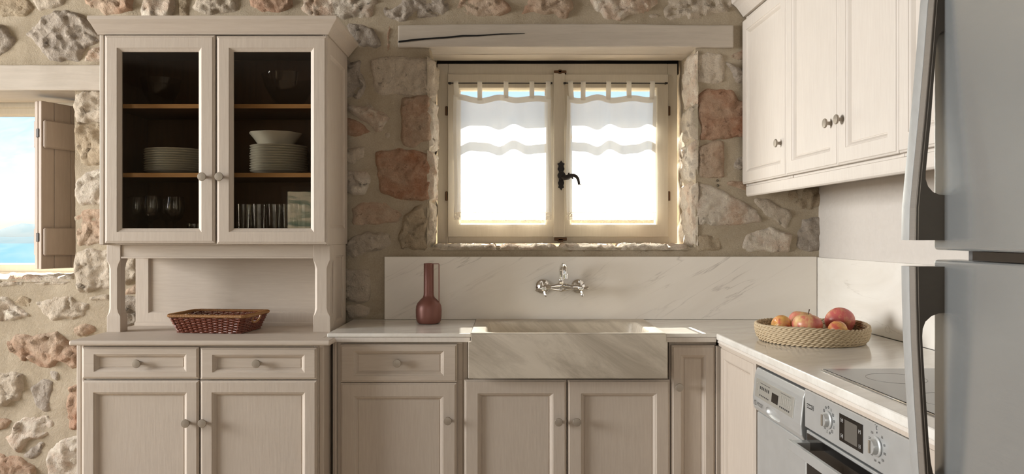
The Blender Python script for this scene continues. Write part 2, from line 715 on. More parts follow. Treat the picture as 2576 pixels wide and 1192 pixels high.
def stone(poly, plane, h, mat, seed, parent, step=.0095, facets=5, tilt=.16, name='stone', rough=1.0, px=True, chip=.18):
    """one rubble stone: an irregular outline with a chipped, rounded face standing proud of the mortar"""
    r = random.Random(seed)
    if px:
        poly = [(X(a, YW), Z(b, YW)) for a, b in poly]
    n = len(poly)
    if px:
        gx, gy = sum(p[0] for p in poly) / n, sum(p[1] for p in poly) / n
        big = max(abs(p[0] - gx) for p in poly)
        kx = 1 + .012 / max(.05, big)
        poly = [(gx + (p[0] - gx) * kx, gy + (p[1] - gy) * kx) for p in poly]
        if gx > X(975, YW):
            poly = [(p[0], max(p[1], Z(637, YW))) for p in poly]
    out = []
    for i in range(n):
        a, b = Vector(poly[i]), Vector(poly[(i + 1) % n])
        L = (b - a).length
        k = max(1, round(L / step))
        nr = Vector((-(b - a).y, (b - a).x)).normalized() if L > 0 else Vector((0, 0))
        for j in range(k):
            t = j / k
            p = a.lerp(b, t)
            am = .0095 * rough * min(1, L / .06)
            p = p + nr * am * (noise.noise((p.x * 24, p.y * 24, seed * .37)) + .5 * noise.noise((p.x * 70, p.y * 70, seed * .11)))
            out.append(p)
    # soften the corners
    for _ in range(2):
        out = [out[i] * .6 + (out[i - 1] + out[(i + 1) % len(out)]) * .2 for i in range(len(out))]
    xs_ = [p.x for p in out]
    ys_ = [p.y for p in out]
    m = len(out)
    segs = [(out[i], out[(i + 1) % m]) for i in range(m)]

    def inside(p):
        c = False
        for a, b in segs:
            if (a.y > p.y) != (b.y > p.y) and p.x < (b.x - a.x) * (p.y - a.y) / (b.y - a.y) + a.x:
                c = not c
        return c

    def dist(p):
        best = 9
        for a, b in segs:
            ab = b - a
            t = max(0, min(1, (p - a).dot(ab) / max(1e-12, ab.length_squared)))
            d = (a + ab * t - p).length_squared
            if d < best:
                best = d
        return math.sqrt(best)

    pts = list(out)
    dd = [0.0] * m
    y = min(ys_)
    row = 0
    while y < max(ys_):
        x = min(xs_) + (step / 2 if row % 2 else 0)
        while x < max(xs_):
            p = Vector((x + r.uniform(-.3, .3) * step, y + r.uniform(-.3, .3) * step))
            if inside(p):
                d = dist(p)
                if d > step * .45:
                    pts.append(p)
                    dd.append(d)
            x += step
        y += step * .87
        row += 1
    cx, cy = sum(xs_) / m, sum(ys_) / m
    pl = []
    for _ in range(facets):
        an = r.uniform(0, 2 * PI)
        tl = r.uniform(.3, 1) * tilt
        pl.append((math.cos(an) * tl, math.sin(an) * tl, r.uniform(-.2, 1) * h * .8, r.uniform(min(xs_), max(xs_)), r.uniform(min(ys_), max(ys_))))
    vs, _, fs, *_ = delaunay_2d_cdt(pts, [(i, (i + 1) % m) for i in range(m)], [], 1, 1e-6)
    if len(vs) != len(pts):
        dmap = [dist(Vector(v)) if i >= m else 0 for i, v in enumerate(vs)]
    else:
        dmap = dd
    mbs = MB()
    V = []
    for p, d in zip(vs, dmap):
        e = smooth(0, .012 + h * .5, d) ** .7
        fac = min([a * (p[0] - x0) + b * (p[1] - y0) + c0 for a, b, c0, x0, y0 in pl] + [h * .6])
        fac = max(fac, -h * 1.1)
        nz = .0060 * noise.noise((p[0] * 26, p[1] * 26, seed)) + .0034 * noise.noise((p[0] * 75, p[1] * 75, seed + 5)) + .004 * abs(noise.noise((p[0] * 15, p[1] * 15, seed + 9)))
        q = Vector((p[0] * 17 + .5 * noise.noise((p[0] * 12, p[1] * 12, seed)), p[1] * 17 + .5 * noise.noise((p[0] * 12, p[1] * 12, seed + 31)), seed * 1.37))
        cell = noise.voronoi(q)[1][0]
        ca = 6.283 * noise.cell(cell * 7.3 + Vector((.5, .5, .5)))
        flake = chip * ((q.x - cell.x) * math.cos(ca) + (q.y - cell.y) * math.sin(ca)) / 17
        hh = -.013 + e * (h + .013) + e * (fac * .75 + nz * min(rough, 1.1) * .7 + max(-.012, min(.012, flake)))
        hh = max(hh, -.013 + e * .012)
        V.append(plane(p[0], p[1], hh))
    mbs.add(V, fs, True)
    o = obj(name, mbs, M[mat], parent, recalc=False)
    ra = o.data.attributes.new('rim', 'FLOAT', 'POINT')
    ra.data.foreach_set('value', [min(1.0, d / .034) for d in dmap])
    return o


face = lambda x, z, h: (x, YW + wall_disp(x, z) - h, z)
C_, P_, U_, G_, W_, T_ = 'st_cream', 'st_pink', 'st_rust', 'st_grey', 'st_white', 'st_tan'
STONES = [
    # low wall beneath the far window
    ([(-40, 703), (58, 705), (58, 722), (-40, 724)], .012, C_), ([(65, 705), (175, 702), (178, 714), (139, 719), (67, 717)], .012, C_),
    ([(-40, 750), (0, 745), (13, 743), (76, 793), (63, 802), (-40, 808)], .020, W_),
    ([(90, 759), (139, 745), (185, 740), (192, 753), (229, 759), (213, 804), (149, 808), (126, 810), (105, 791)], .022, C_),
    ([(223, 743), (269, 738), (285, 759), (227, 758)], .012, C_), ([(187, 820), (202, 811), (240, 816), (242, 837), (198, 850), (187, 835)], .020, P_),
    ([(19, 854), (50, 835), (84, 844), (109, 833), (147, 827), (168, 854), (205, 871), (205, 926), (168, 928), (147, 911), (139, 924), (101, 930), (80, 915), (25, 890)], .028, P_),
    ([(-30, 938), (38, 932), (55, 947), (65, 980), (50, 1002), (25, 1016), (-30, 1024)], .026, C_),
    ([(76, 980), (109, 955), (135, 959), (130, 993), (126, 1031), (105, 1035), (84, 1010)], .014, G_),
    ([(122, 930), (152, 934), (147, 958), (126, 951)], .010, G_), ([(168, 980), (205, 965), (210, 1069), (177, 1071), (170, 1027)], .022, U_),
    ([(-30, 1045), (27, 1058), (17, 1077), (-30, 1098)], .018, P_),
    ([(13, 1098), (55, 1048), (118, 1042), (135, 1069), (122, 1100), (84, 1106), (46, 1140), (25, 1119)], .026, W_),
    ([(59, 1140), (97, 1110), (112, 1114), (97, 1151), (63, 1151)], .010, G_),
    ([(118, 1153), (139, 1115), (205, 1094), (215, 1250), (130, 1260)], .026, W_), ([(-30, 1132), (50, 1151), (88, 1170), (84, 1250), (-30, 1260)], .022, P_),
    ([(20, 760), (60, 742), (78, 752), (74, 776), (50, 770)], .008, T_),
    # quoins between far window and dresser
    ([(189, 237), (209, 230), (275, 227), (275, 307), (196, 309), (190, 274)], .020, C_), ([(190, 313), (275, 308), (275, 409), (218, 414), (201, 409), (189, 344)], .022, T_),
    ([(197, 444), (214, 431), (275, 429), (275, 514), (196, 513), (192, 479)], .020, W_), ([(191, 545), (209, 529), (275, 524), (275, 604), (205, 621), (190, 614)], .022, P_),
    ([(189, 636), (218, 625), (300, 628), (300, 720), (235, 733), (200, 735), (189, 690)], .024, C_),
    ([(300, 640), (350, 640), (352, 700), (318, 716), (300, 690)], .020, C_), ([(300, 752), (350, 745), (352, 812), (312, 818)], .022, G_), ([(318, 722), (352, 708), (352, 738), (312, 744)], .012, P_),
    # top band
    ([(91, 60), (111, 36), (136, 27), (185, 30), (214, 37), (228, 60), (255, 88), (255, 113), (220, 118), (203, 151), (164, 157), (128, 154), (111, 137), (80, 103), (64, 88)], .030, G_),
    ([(-30, 55), (9, 67), (26, 81), (40, 98), (33, 117), (9, 141), (-30, 150)], .026, G_), ([(-30, -15), (66, -15), (86, 22), (68, 42), (28, 43), (-30, 40)], .018, T_),
    ([(76, -15), (162, -15), (158, 15), (140, 22), (100, 32), (90, 18)], .018, C_), ([(222, 122), (262, 114), (262, 158), (207, 157)], .020, W_),
    ([(204, -15), (338, -15), (338, 26), (310, 37), (268, 44), (247, 32), (218, 21)], .026, P_), ([(347, 44), (359, -15), (437, -15), (435, 46), (352, 47)], .022, W_),
    ([(446, -15), (480, -15), (474, 44), (448, 46)], .014, T_), ([(483, 21), (493, -15), (595, -15), (595, 30), (557, 35), (529, 37), (493, 30)], .024, C_),
    ([(617, -15), (733, -15), (738, 19), (701, 37), (662, 33), (634, 19)], .026, U_),
    ([(752, 21), (770, -15), (940, -15), (948, 14), (928, 47), (866, 50), (840, 46), (790, 48), (765, 36)], .022, W_),
    ([(861, 66), (880, 54), (917, 61), (938, 72), (954, 93), (958, 115), (952, 119), (910, 118), (893, 112)], .022, G_),
    ([(961, 44), (966, 14), (989, 23), (1008, 5), (1012, -15), (1117, -15), (1131, 29), (1101, 47), (1078, 50), (1045, 58), (1003, 58), (994, 49)], .024, G_),
    ([(973, 98), (977, 66), (986, 66), (983, 88), (981, 140), (972, 142)], .010, P_),
    ([(1145, 26), (1160, -15), (1257, -15), (1287, 23), (1283, 33), (1264, 44), (1250, 48), (1213, 47), (1171, 44), (1166, 36)], .022, P_),
    ([(1311, 41), (1320, 14), (1325, -15), (1432, -15), (1442, 21), (1418, 50), (1399, 47), (1394, 35), (1364, 37), (1350, 37), (1325, 40)], .022, P_),
    ([(1477, -15), (1655, -15), (1657, 17), (1615, 37), (1551, 54), (1531, 53), (1501, 27)], .022, W_), ([(1632, 34), (1658, 33), (1660, 48), (1632, 48)], .010, C_),
    ([(1675, -15), (1875, -15), (1868, 28), (1779, 42), (1762, 52), (1682, 54), (1668, 42)], .022, C_),
    # between dresser and window
    ([(934, 150), (981, 144), (1077, 145), (1079, 160), (1077, 236), (1053, 240), (1005, 240), (975, 242), (951, 236), (942, 221)], .016, C_),
    ([(850, 145), (908, 157), (917, 221), (905, 245), (850, 250)], .024, G_), ([(860, 263), (932, 260), (945, 275), (963, 281), (985, 299), (963, 318), (963, 333), (945, 334), (914, 303), (860, 280)], .024, W_),
    ([(860, 287), (909, 308), (936, 334), (920, 339), (890, 343), (860, 332)], .014, U_), ([(966, 260), (1002, 263), (1002, 269), (966, 267)], .008, C_),
    ([(1014, 254), (1071, 245), (1077, 251), (1077, 351), (1053, 357), (1047, 367), (1023, 367), (1010, 351), (1011, 287)], .016, P_),
    ([(964, 333), (981, 327), (984, 348), (969, 351)], .010, C_), ([(855, 372), (917, 369), (916, 393), (890, 411), (855, 411)], .020, C_),
    ([(943, 384), (978, 381), (1005, 373), (1047, 379), (1078, 387), (1078, 500), (1032, 505), (993, 496), (955, 480), (952, 455), (945, 405)], .016, U_),
    ([(860, 428), (929, 425), (931, 455), (920, 487), (890, 492), (860, 482)], .020, W_),
    ([(885, 519), (926, 505), (972, 506), (984, 522), (1011, 534), (1013, 543), (1002, 561), (960, 564), (885, 570)], .018, P_),
    ([(1018, 542), (1041, 525), (1066, 515), (1072, 540), (1076, 621), (1069, 630), (1035, 635), (1008, 627), (1003, 597)], .020, T_),
    ([(860, 612), (920, 580), (978, 585), (987, 609), (981, 624), (960, 633), (914, 642), (860, 652)], .020, C_),
    ([(860, 676), (914, 679), (932, 679), (931, 754), (908, 760), (860, 752)], .018, C_), ([(866, 768), (908, 763), (931, 772), (926, 796), (880, 803)], .016, C_),
    # under the sill
    ([(1084, 627), (1240, 626), (1408, 625), (1415, 642), (1250, 644), (1084, 645)], .014, T_), ([(1421, 625), (1580, 627), (1745, 624), (1745, 642), (1421, 643)], .016, T_),
    # between window and wall cabinets
    ([(1753, 139), (1778, 134), (1813, 138), (1821, 150), (1823, 200), (1806, 211), (1776, 206), (1753, 210)], .010, C_),
    ([(1822, 156), (1836, 156), (1851, 166), (1880, 175), (1880, 210), (1851, 210), (1838, 186)], .020, G_), ([(1836, 136), (1880, 120), (1880, 152), (1841, 150)], .012, P_),
    ([(1756, 238), (1781, 223), (1846, 228), (1856, 251), (1880, 261), (1880, 343), (1851, 343), (1818, 349), (1758, 352), (1763, 326), (1756, 286)], .016, U_),
    ([(1758, 372), (1806, 356), (1820, 362), (1823, 441), (1783, 447), (1761, 443), (1758, 400)], .012, P_), ([(1844, 415), (1856, 394), (1885, 394), (1885, 430), (1849, 426)], .018, G_),
    ([(1828, 455), (1868, 453), (1886, 467), (1886, 483), (1854, 476), (1830, 469)], .016, P_),
    ([(1755, 460), (1793, 467), (1812, 474), (1849, 495), (1880, 509), (1905, 530), (1916, 544), (1915, 560), (1830, 570), (1786, 566), (1755, 573)], .018, W_),
    ([(1896, 507), (1905, 497), (1934, 499), (1957, 512), (1985, 526), (1992, 542), (1976, 575), (1948, 556), (1924, 540)], .016, C_),
    ([(1974, 490), (1997, 474), (2070, 468), (2070, 521), (2046, 529), (2013, 526), (1983, 504)], .020, T_),
    ([(1861, 627), (1880, 589), (1934, 570), (1962, 580), (1992, 589), (1985, 640), (1919, 643), (1891, 634)], .018, W_),
    ([(2006, 617), (2018, 556), (2070, 547), (2070, 630), (2032, 636)], .018, G_), ([(1755, 591), (1809, 596), (1812, 641), (1755, 641)], .010, T_),
]
for i, (poly, h, mt) in enumerate(STONES):
    big = max(a for a, b in poly) - min(a for a, b in poly) > 60
    fl = h < .019
    stone(poly, face, h * (.62 if fl else .95), mt, i * 3 + 1, back_wall, facets=3 if fl else 7, tilt=.06 if fl else .20, rough=1.0 if fl else 1.7, chip=.10 if fl else .30)

# two drill holes in the mortar beside the window
for px, py in ((1804, 454.5), (1805, 466.5)):
    hx_, hz_ = X(px, YW), Z(py, YW)
    hy_ = YW + wall_disp(hx_, hz_)
    obj('drill_hole', MB().lathe([(.0055, -.004), (.0045, -.0005), (.0042, .003), (0, .004)], (hx_, hy_, hz_), (0, 1, 0), 12, cap=False), M['crack'], back_wall)

# corner stones that line the opening of window_1
jl = lambda y, z, h: (WIN1[0] + .004 + h, y, z)
jr = lambda y, z, h: (WIN1[1] - .004 - h, y, z)
sill = lambda x, y, h: (x, y, WIN1[2] + h)
k = 500
for pl, cuts in ((jl, [140, 246, 376, 505, 621]), (jr, [126, 262, 352, 455, 621])):
    for a, b in zip(cuts, cuts[1:]):
        z1, z0 = Z(a, YW), Z(b, YW)
        y1 = YW + .20 + rnd.uniform(0, .06)
        stone([(YW - .010, z0), (y1, z0), (y1 + .01, z1), (YW - .010, z1)], pl, .012 + rnd.uniform(0, .008), rnd.choice([W_, C_, W_]), k, back_wall, px=False, rough=1.6, step=.010, facets=6, tilt=.12)
        k += 1
xsill = [WIN1[0] + .01, -.05, .24, .52, WIN1[1] - .02]
for a, b in zip(xsill, xsill[1:]):
    stone([(a, YW - .008), (b - .006, YW - .008), (b - .006, YW + .27), (a, YW + .27)], sill, .012, W_, k, back_wall, px=False, step=.014, facets=3, tilt=.03)
    k += 1
k2 = [(-2.62, -2.36), (-2.352, WIN2[1] - .01)]
for a, b in k2:
    stone([(a, YW - .008), (b, YW - .008), (b, YW + .3), (a, YW + .3)], lambda x, y, h: (x, y, WIN2[2] + h), .012, W_, k, back_wall, px=False, step=.016, facets=3, tilt=.03)
    k += 1

# the rest of the room
u_wall = 1.532
p = [R(u_wall, -2.9), R(u_wall, 3.72), R(u_wall + .2, 3.72), R(u_wall + .2, -2.9)]
struct('wall_right', MB().prism(p, 0, WZ1), M['plaster'])
mb = MB()
LW0, LW1, LZ0, LZ1 = .2, 3.3, .5, 2.68
mb.box(-3.85, -3.6, -2.6, LW0, 0, WZ1).box(-3.85, -3.6, LW1, YW, 0, WZ1).box(-3.85, -3.6, LW0, LW1, 0, LZ0).box(-3.85, -3.6, LW0, LW1, LZ1, WZ1)
struct('wall_left', mb, M['mortar'])
RW = (-2.66, -1.75, 1.05, 1.86)
mb = MB()
mb.box(-3.85, RW[0], -2.85, -2.6, 0, WZ1).box(RW[1], 1.75, -2.85, -2.6, 0, WZ1).box(RW[0], RW[1], -2.85, -2.6, 0, RW[2]).box(RW[0], RW[1], -2.85, -2.6, RW[3], WZ1)
struct('wall_front', mb, M['mortar'])
struct('floor', MB().box(-3.85, 1.75, -2.85, 3.7, -.1, 0), M['floor'])
struct('ceiling', MB().box(-3.85, 2.1, -2.85, 4.35, WZ1, WZ1 + .2), M['ceiling'])
w3 = sroot('window_3', (-2.2, -2.72, RW[2]))
mb = MB()
Mr = lambda a, z, d: (a, -2.74 + d, z)
mb.rings(RW[0], RW[1], RW[2], RW[3], [(0, 0, 0), (0, 0, .05), (.06, .06, .05), (.06, .06, 0)], Mr, close=True)
obj('window_frame', mb, M['frame_paint'], w3)
obj('pane', MB().box(RW[0] + .05, RW[1] - .05, -2.725, -2.72, RW[2] + .05, RW[3] - .05), M['pane'], w3)


# ------------------------------------------------------------------ beams over the windows
def rough_beam(name, x0, x1, y0, y1, zb0, zt0, amp, label, cat, parent=None, sag=0, seed=1.0):
    n = round((x1 - x0) / .03)
    ring = [(0, 0), (0, .33), (0, .66), (0, 1), (.5, 1), (1, 1), (1, 0), (.75, 0), (.5, 0), (.25, 0)]
    vs, fs = [], []
    for i in range(n + 1):
        t = i / n
        x = x0 + (x1 - x0) * t
        for j, (a, b) in enumerate(ring):
            nx = amp * noise.noise((x * 2.3, j * .8, seed)) + amp * .4 * noise.noise((x * 9, j * .8, seed + 3))
            nz = amp * noise.noise((x * 2.1, j * .5 + 5, seed)) + amp * .3 * noise.noise((x * 12, j, seed + 7))
            vs.append((x, y0 + (y1 - y0) * a + nx * .7, zb0 + (zt0 - zb0) * b + nz + sag * math.sin(PI * t)))
    m = len(ring)
    for i in range(n):
        for j in range(m):
            k = (j + 1) % m
            fs.append((i * m + j, i * m + k, (i + 1) * m + k, (i + 1) * m + j))
    fs += [tuple(range(m)), tuple(range(n * m, n * m + m))]
    mb = MB()
    mb.add(vs, fs)
    o = obj(name, mb, M['beam_paint'], parent, bevel=.006, seg=2, angle=50)
    o['kind'] = 'structure'
    return o


bm1 = rough_beam('lintel_beam', X(1001, 3.6), X(1846, 3.6), 3.598, 3.745, Z(120, 3.6), Z(63, 3.6), .005, '', '', sag=.004)
bm1['label'] = 'pale painted timber beam with a long crack above the curtained window'
rough_beam('inner_beam', X(1065, 3.7), X(1752, 3.7), 3.755, 3.885, 2.166, 2.27, .003, '', '', parent=None, seed=4.0)['label'] = 'rear painted timber lintel beam directly above the curtained window frame'
rough_beam('gap_shade_board', X(1090, 3.9), X(1720, 3.9), 3.99, 4.06, 2.12, 2.25, .002, '', '', seed=6.0)['label'] = 'added dark board standing in for the shade in the gap over the curtained window frame'
bpy.data.objects['gap_shade_board'].data.materials[0] = M['dark_gap']  # board added and coloured near-black to stand in for the gap's shade
bm2 = rough_beam('lintel_beam', -3.35, X(330, 3.6), 3.596, 3.80, Z(228, 3.6), Z(163, 3.6), .006, '', '', sag=.0, seed=8.0)
bm2['label'] = 'pale painted timber beam over the sea view window beside the dresser'
rough_beam('inner_beam', -3.25, WIN2[1] + .05, 3.81, 3.95, Z(245, 3.8), Z(245, 3.8) + .10, .004, '', '', seed=11.0)['label'] = 'rear timber lintel beam above the sea view window'
# the long crack in the beam
ck = [(1003, 106), (1035, 102), (1070, 98.5), (1120, 95.5), (1165, 91), (1200, 90.5), (1260, 86.5), (1320, 85)]
mb = MB()
vs, fs = [], []
for i, (a, b) in enumerate(ck):
    wd = [4.5, 4.8, 4.0, 4.2, 4.2, 3.2, 2.6, .4][i]
    vs += [(X(a, 3.6), 3.5925, Z(b - wd / 2, 3.6)), (X(a, 3.6), 3.5925, Z(b + wd / 2, 3.6)), (X(a, 3.6), 3.61, Z(b, 3.6))]
for i in range(len(ck) - 1):
    a = i * 3
    fs += [(a, a + 1, a + 4, a + 3), (a + 1, a + 2, a + 5, a + 4), (a + 2, a, a + 3, a + 5)]
mb.add(vs, fs)
obj('crack', mb, M['crack'], bm1)

# ------------------------------------------------------------------ window_1 (over the sink)
YF = 3.91
w1 = sroot('window_1', (X(1400, YF), YF, Z(612, YF)))
fx = lambda p: X(p, YF)
fz = lambda p: Z(p, YF)
Mw = lambda a, z, d: (a, YF - d, z)
mb = MB()
mb.box(fx(1100), fx(1127), YF, YF + .07, fz(612), fz(160)).box(fx(1680), fx(1704), YF, YF + .07, fz(612), fz(160))
mb.box(fx(1127), fx(1680), YF, YF + .07, fz(190), fz(160)).box(fx(1127), fx(1680), YF, YF + .07, fz(612), fz(594))
obj('window_frame', mb, M['frame_paint'], w1, bevel=.003)


def sash(p0, p1, g0, g1):
    a0, a1, z0, z1 = fx(p0), fx(p1), fz(596), fz(188)
    l, r, b, t = fx(g0) - a0, a1 - fx(g1), fz(562) - z0, z1 - fz(226)
    mb = MB()
    vs = []
    rs = [(0, 0, 0, 0, -.05), (0, 0, 0, 0, .014), (l - .006, r - .006, b - .006, t - .008, .014), (l, r, b, t, .002), (l, r, b, t, -.05)]
    for il, ir, ib, it, d in rs:
        vs += [Mw(a0 + il, z0 + ib, d), Mw(a1 - ir, z0 + ib, d), Mw(a1 - ir, z1 - it, d), Mw(a0 + il, z1 - it, d)]
    fs = [(j * 4 + i, j * 4 + (i + 1) % 4, ((j + 1) % 5) * 4 + (i + 1) % 4, ((j + 1) % 5) * 4 + i) for j in range(5) for i in range(4)]
    mb.add(vs, fs)
    s = obj('sash', mb, M['frame_paint'], w1, bevel=.0025)
    obj('glazing_bar', MB().box(a0 + l, a1 - r, YF + .006, YF + .034, fz(347.5), fz(338)), M['frame_paint'], s, bevel=.002)
    obj('pane', MB().box(a0 + l - .004, a1 - r + .004, YF + .020, YF + .024, z0 + b - .004, fz(347)), M['pane'], s)
    obj('pane', MB().box(a0 + l - .004, a1 - r + .004, YF + .020, YF + .024, fz(338), z1 - t + .004), M['pane'], s)
    return s


s1 = sash(1127, 1393, 1158, 1371)
s2 = sash(1419, 1680, 1436, 1649)
strip = obj('meeting_stile', MB().box(fx(1392), fx(1420), YF - .024, YF + .03, fz(597), fz(183)), M['frame_paint'], s1, bevel=.003)
# espagnolette handle of the window
pl = [(1411, 405), (1415, 411), (1420, 413), (1417, 417), (1417, 421), (1419, 424), (1419, 428), (1416, 431), (1416, 436), (1420, 441), (1416, 448), (1416, 456), (1418, 459), (1418, 463), (1416, 467), (1418, 473), (1414, 474), (1411, 480)]
pl += [(2 * 1410.5 - a, b) for a, b in reversed(pl[1:-1])]
mb = MB()
yh = YF - .024
n = len(pl)
vs = [(fx(a), yh - .004, fz(b)) for a, b in pl] + [(fx(a), yh, fz(b)) for a, b in pl]
mb.add(vs, [tuple(range(n)), tuple(range(n, 2 * n))] + [(i, (i + 1) % n, n + (i + 1) % n, n + i) for i in range(n)])
obj('handle_plate', mb, M['iron'], s1)
mb = MB()
yl = yh - .035
mb.lathe([(.0, -.04), (.019, -.04), (.021, -.032), (.017, -.02), (.012, -.01), (.012, 0)], (fx(1411), yh, fz(444)), (0, 1, 0), 20)
lev = [(1411, 446), (1418, 449), (1426, 448), (1434, 444), (1441, 443), (1447, 446), (1451, 451), (1453, 458), (1454, 465)]
mb.tube([(fx(a), yl, fz(b)) for a, b in lev], [.010, .0135, .013, .011, .009, .0085, .0078, .0068, .006], 12)
mb.lathe([(.0, -.002), (.017, -.001), (.012, .0015), (.006, .004)], (fx(1454), yl, fz(466)), (0, 0, 1), 16)
mb.lathe([(.006, 0), (.004, .008), (0, .013)], (fx(1428.5), yl, fz(442)), (.1, 0, 1), 8)
mb.lathe([(.006, 0), (.0035, .007), (0, .011)], (fx(1437), yl, fz(448)), (.45, 0, -1), 8)
obj('lever_handle', mb, M['iron'], s1)
for name, bxs in (('latch', [(1393, 1424, 180, 186.5), (1404, 1412, 178, 188)]), ('latch', [(1394, 1425, 597, 605), (1403, 1416, 600, 608)])):
    mb = MB()
    for a, b, c, d in bxs:
        mb.box(fx(a), fx(b), YF - .03, YF, fz(d), fz(c))
    obj(name, mb, M['brass_dark'], w1, bevel=.002)
for hx in (1123.5, 1682.5):
    for hy in (279, 493):
        obj('hinge', MB().lathe([(.0045, 0), (.0065, .002), (.0065, .044), (.004, .047)], (fx(hx), YF - .006, fz(hy) - .024), (0, 0, 1), 12), M['brass_dark'], w1)

# curtains and their rods
YC = 3.868
cz = lambda p: Z(p, YC)
cx = lambda p: X(p, YC)


def curtain(p0, p1, tabs, label, seed, ph):
    root = thing('curtain', label, 'curtain', (cx((p0 + p1) / 2), YC, cz(556)), group='tab top curtains')
    a0, a1 = cx(p0), cx(p1)
    zt, zb = cz(243), cz(534)
    Wd = a1 - a0

    def fold(x, z):
        t = (x - a0) / Wd
        k = smooth(zt + .02, zb, z) * .25 + .75
        return .0145 * k * (math.sin(t * 2 * PI * 2.6 + ph + .25 * math.sin(z * 5)) + .5 * math.sin(t * 2 * PI * 4.3 + ph * 1.7 + .15 * math.sin(z * 7)))

    def top(x):
        t = (x - a0) / Wd
        return .005 * math.sin(t * 2 * PI * 2.6 + ph) + .003 * math.sin(t * 13 + ph)

    def sheet(name, x0, x1, z0, z1, mat, dy=0, nx=70, nz=60, jag=0):
        vs, fs = [], []
        for j in range(nz + 1):
            for i in range(nx + 1):
                x = x0 + (x1 - x0) * i / nx
                z = z0 + (z1 - z0) * j / nz
                zz = z + top(x) * smooth(zb, zt, z)
                if jag and j == 0:
                    zz += jag * abs(math.sin(x * 170)) - jag
                vs.append((x + .003 * math.sin(z * 9 + ph) * (1 if i in (0, nx) else 0), YC + dy - fold(x, z), zz))
        for j in range(nz):
            for i in range(nx):
                a = j * (nx + 1) + i
                fs.append((a, a + 1, a + nx + 2, a + nx + 1))
        mb = MB()
        mb.add(vs, fs, True)
        return obj(name, mb, mat, root, recalc=False)

    sheet('voile_panel', a0, a1, zb, zt, M['voile'])
    sheet('header_band', a0, a1, cz(257), zt + .002, M['voile_hem'], -.002, 60, 3)
    sheet('side_hem', a0, a0 + .016, zb, cz(257), M['voile_hem'], -.0015, 3, 40)
    sheet('side_hem', a1 - .016, a1, zb, cz(257), M['voile_hem'], -.0015, 3, 40)
    sheet('lace_trim', a0, a1, cz(552), zb + .001, M['lace'], -.001, 90, 6, .004)
    for t in tabs:
        xt = cx(t)
        xb = xt + (.006 if t == tabs[0] else 0)
        w = .0118
        mb = MB()
        zr = cz(206)
        zt2 = zt + top(xb)
        yb = YC - fold(xb, zt)
        for s in (-1, 1):
            pr = [(xb - w, yb + s * .004 - .002, zt2 - .012), (xb + w, yb + s * .004 - .002, zt2 - .012), (xt + w, YC + s * .0075, zr - .005), (xt - w, YC + s * .0075, zr - .005),
                  (xt + w, YC + s * .004, zr + .0035), (xt - w, YC + s * .004, zr + .0035), (xt + w, YC, zr + .0055), (xt - w, YC, zr + .0055)]
            mb.add(pr, [(0, 1, 2, 3), (3, 2, 4, 5), (5, 4, 6, 7)], True)
        obj('tab', mb, M['voile_hem'], root, recalc=False)
    return root


curtain(1142, 1387, [1147, 1207, 1273, 1338, 1379], 'sheer white tab top curtain with lace hem on sash without the lever handle', 3, .6)
curtain(1425, 1650, [1435, 1467, 1531, 1582, 1641], 'sheer white tab top curtain with lace hem behind the black lever handle', 8, 2.6)
for a, b, lb in ((1131, 1386, 'thin dark metal curtain rod holding the curtain of the sash without lever handle'), (1421, 1676, 'thin dark metal curtain rod holding the curtain behind the black lever handle')):
    t = thing('curtain_rod', lb, 'curtain rod', (cx((a + b) / 2), YC, cz(209)), group='curtain rods')
    obj('rod', MB().tube([(cx(a), YC, cz(209)), (cx(b), YC, cz(209.6))], .0028, 10), M['iron'], t)
    for e in (a, b):
        obj('finial', MB().tube([(cx(e) - .007, YC, cz(209.3)), (cx(e) + .007, YC, cz(209.3))], .0048, 10), M['iron'], t)
        obj('bracket', MB().box(cx(e) - .002, cx(e) + .002, YC, YF - .0135, cz(209.3) - .002, cz(209.3) + .002), M['iron'], t)

# ------------------------------------------------------------------ window_2 (sea view) and its shutter
YF2 = 3.985
w2 = sroot('window_2', (-2.6, YF2, Z(697, YF2)))
mb = MB()
Mw2 = lambda a, z, d: (a, YF2 - d, z)
z0, z1 = Z(697, YF2), Z(256, YF2)
mb.rings(-3.2, WIN2[1] + .01, z0, z1, [(0, 0, -.06), (0, 0, 0), (.05, .030, 0), (.05, .030, -.06)], Mw2, close=True)
obj('window_frame', mb, M['frame_paint'], w2, bevel=.003)
xm = -2.76
for a0, a1 in ((-3.15, xm), (xm, WIN2[1] - .04)):
    mb = MB()
    mb.rings(a0, a1, z0 + .030, z1 - .030, [(0, 0, -.055), (0, 0, -.008), (.05, .033, -.008), (.058, .040, -.022), (.058, .040, -.055)], Mw2, close=True)
    s = obj('sash', mb, M['frame_paint'], w2, bevel=.002)
    obj('pane', MB().box(a0 + .055, a1 - .055, YF2 + .036, YF2 + .040, z0 + .065, z1 - .065), M['pane'], s)

pn, pf = Vector((X(104, 3.70), 3.70, 0)), Vector((X(190, 3.872), 3.872, 0))
dirv = (pf - pn)
LW = dirv.length + .10
ang = math.atan2(dirv.y, dirv.x)
zb_, zt_ = Z(677, 3.70), Z(253, 3.70)
sh = thing('folding_shutter', 'taupe plank shutter folded double beside the sea view window', 'shutter', (pn.x, pn.y, zb_), rot=ang)
BASE[sh.name] = (0, 0, zb_)


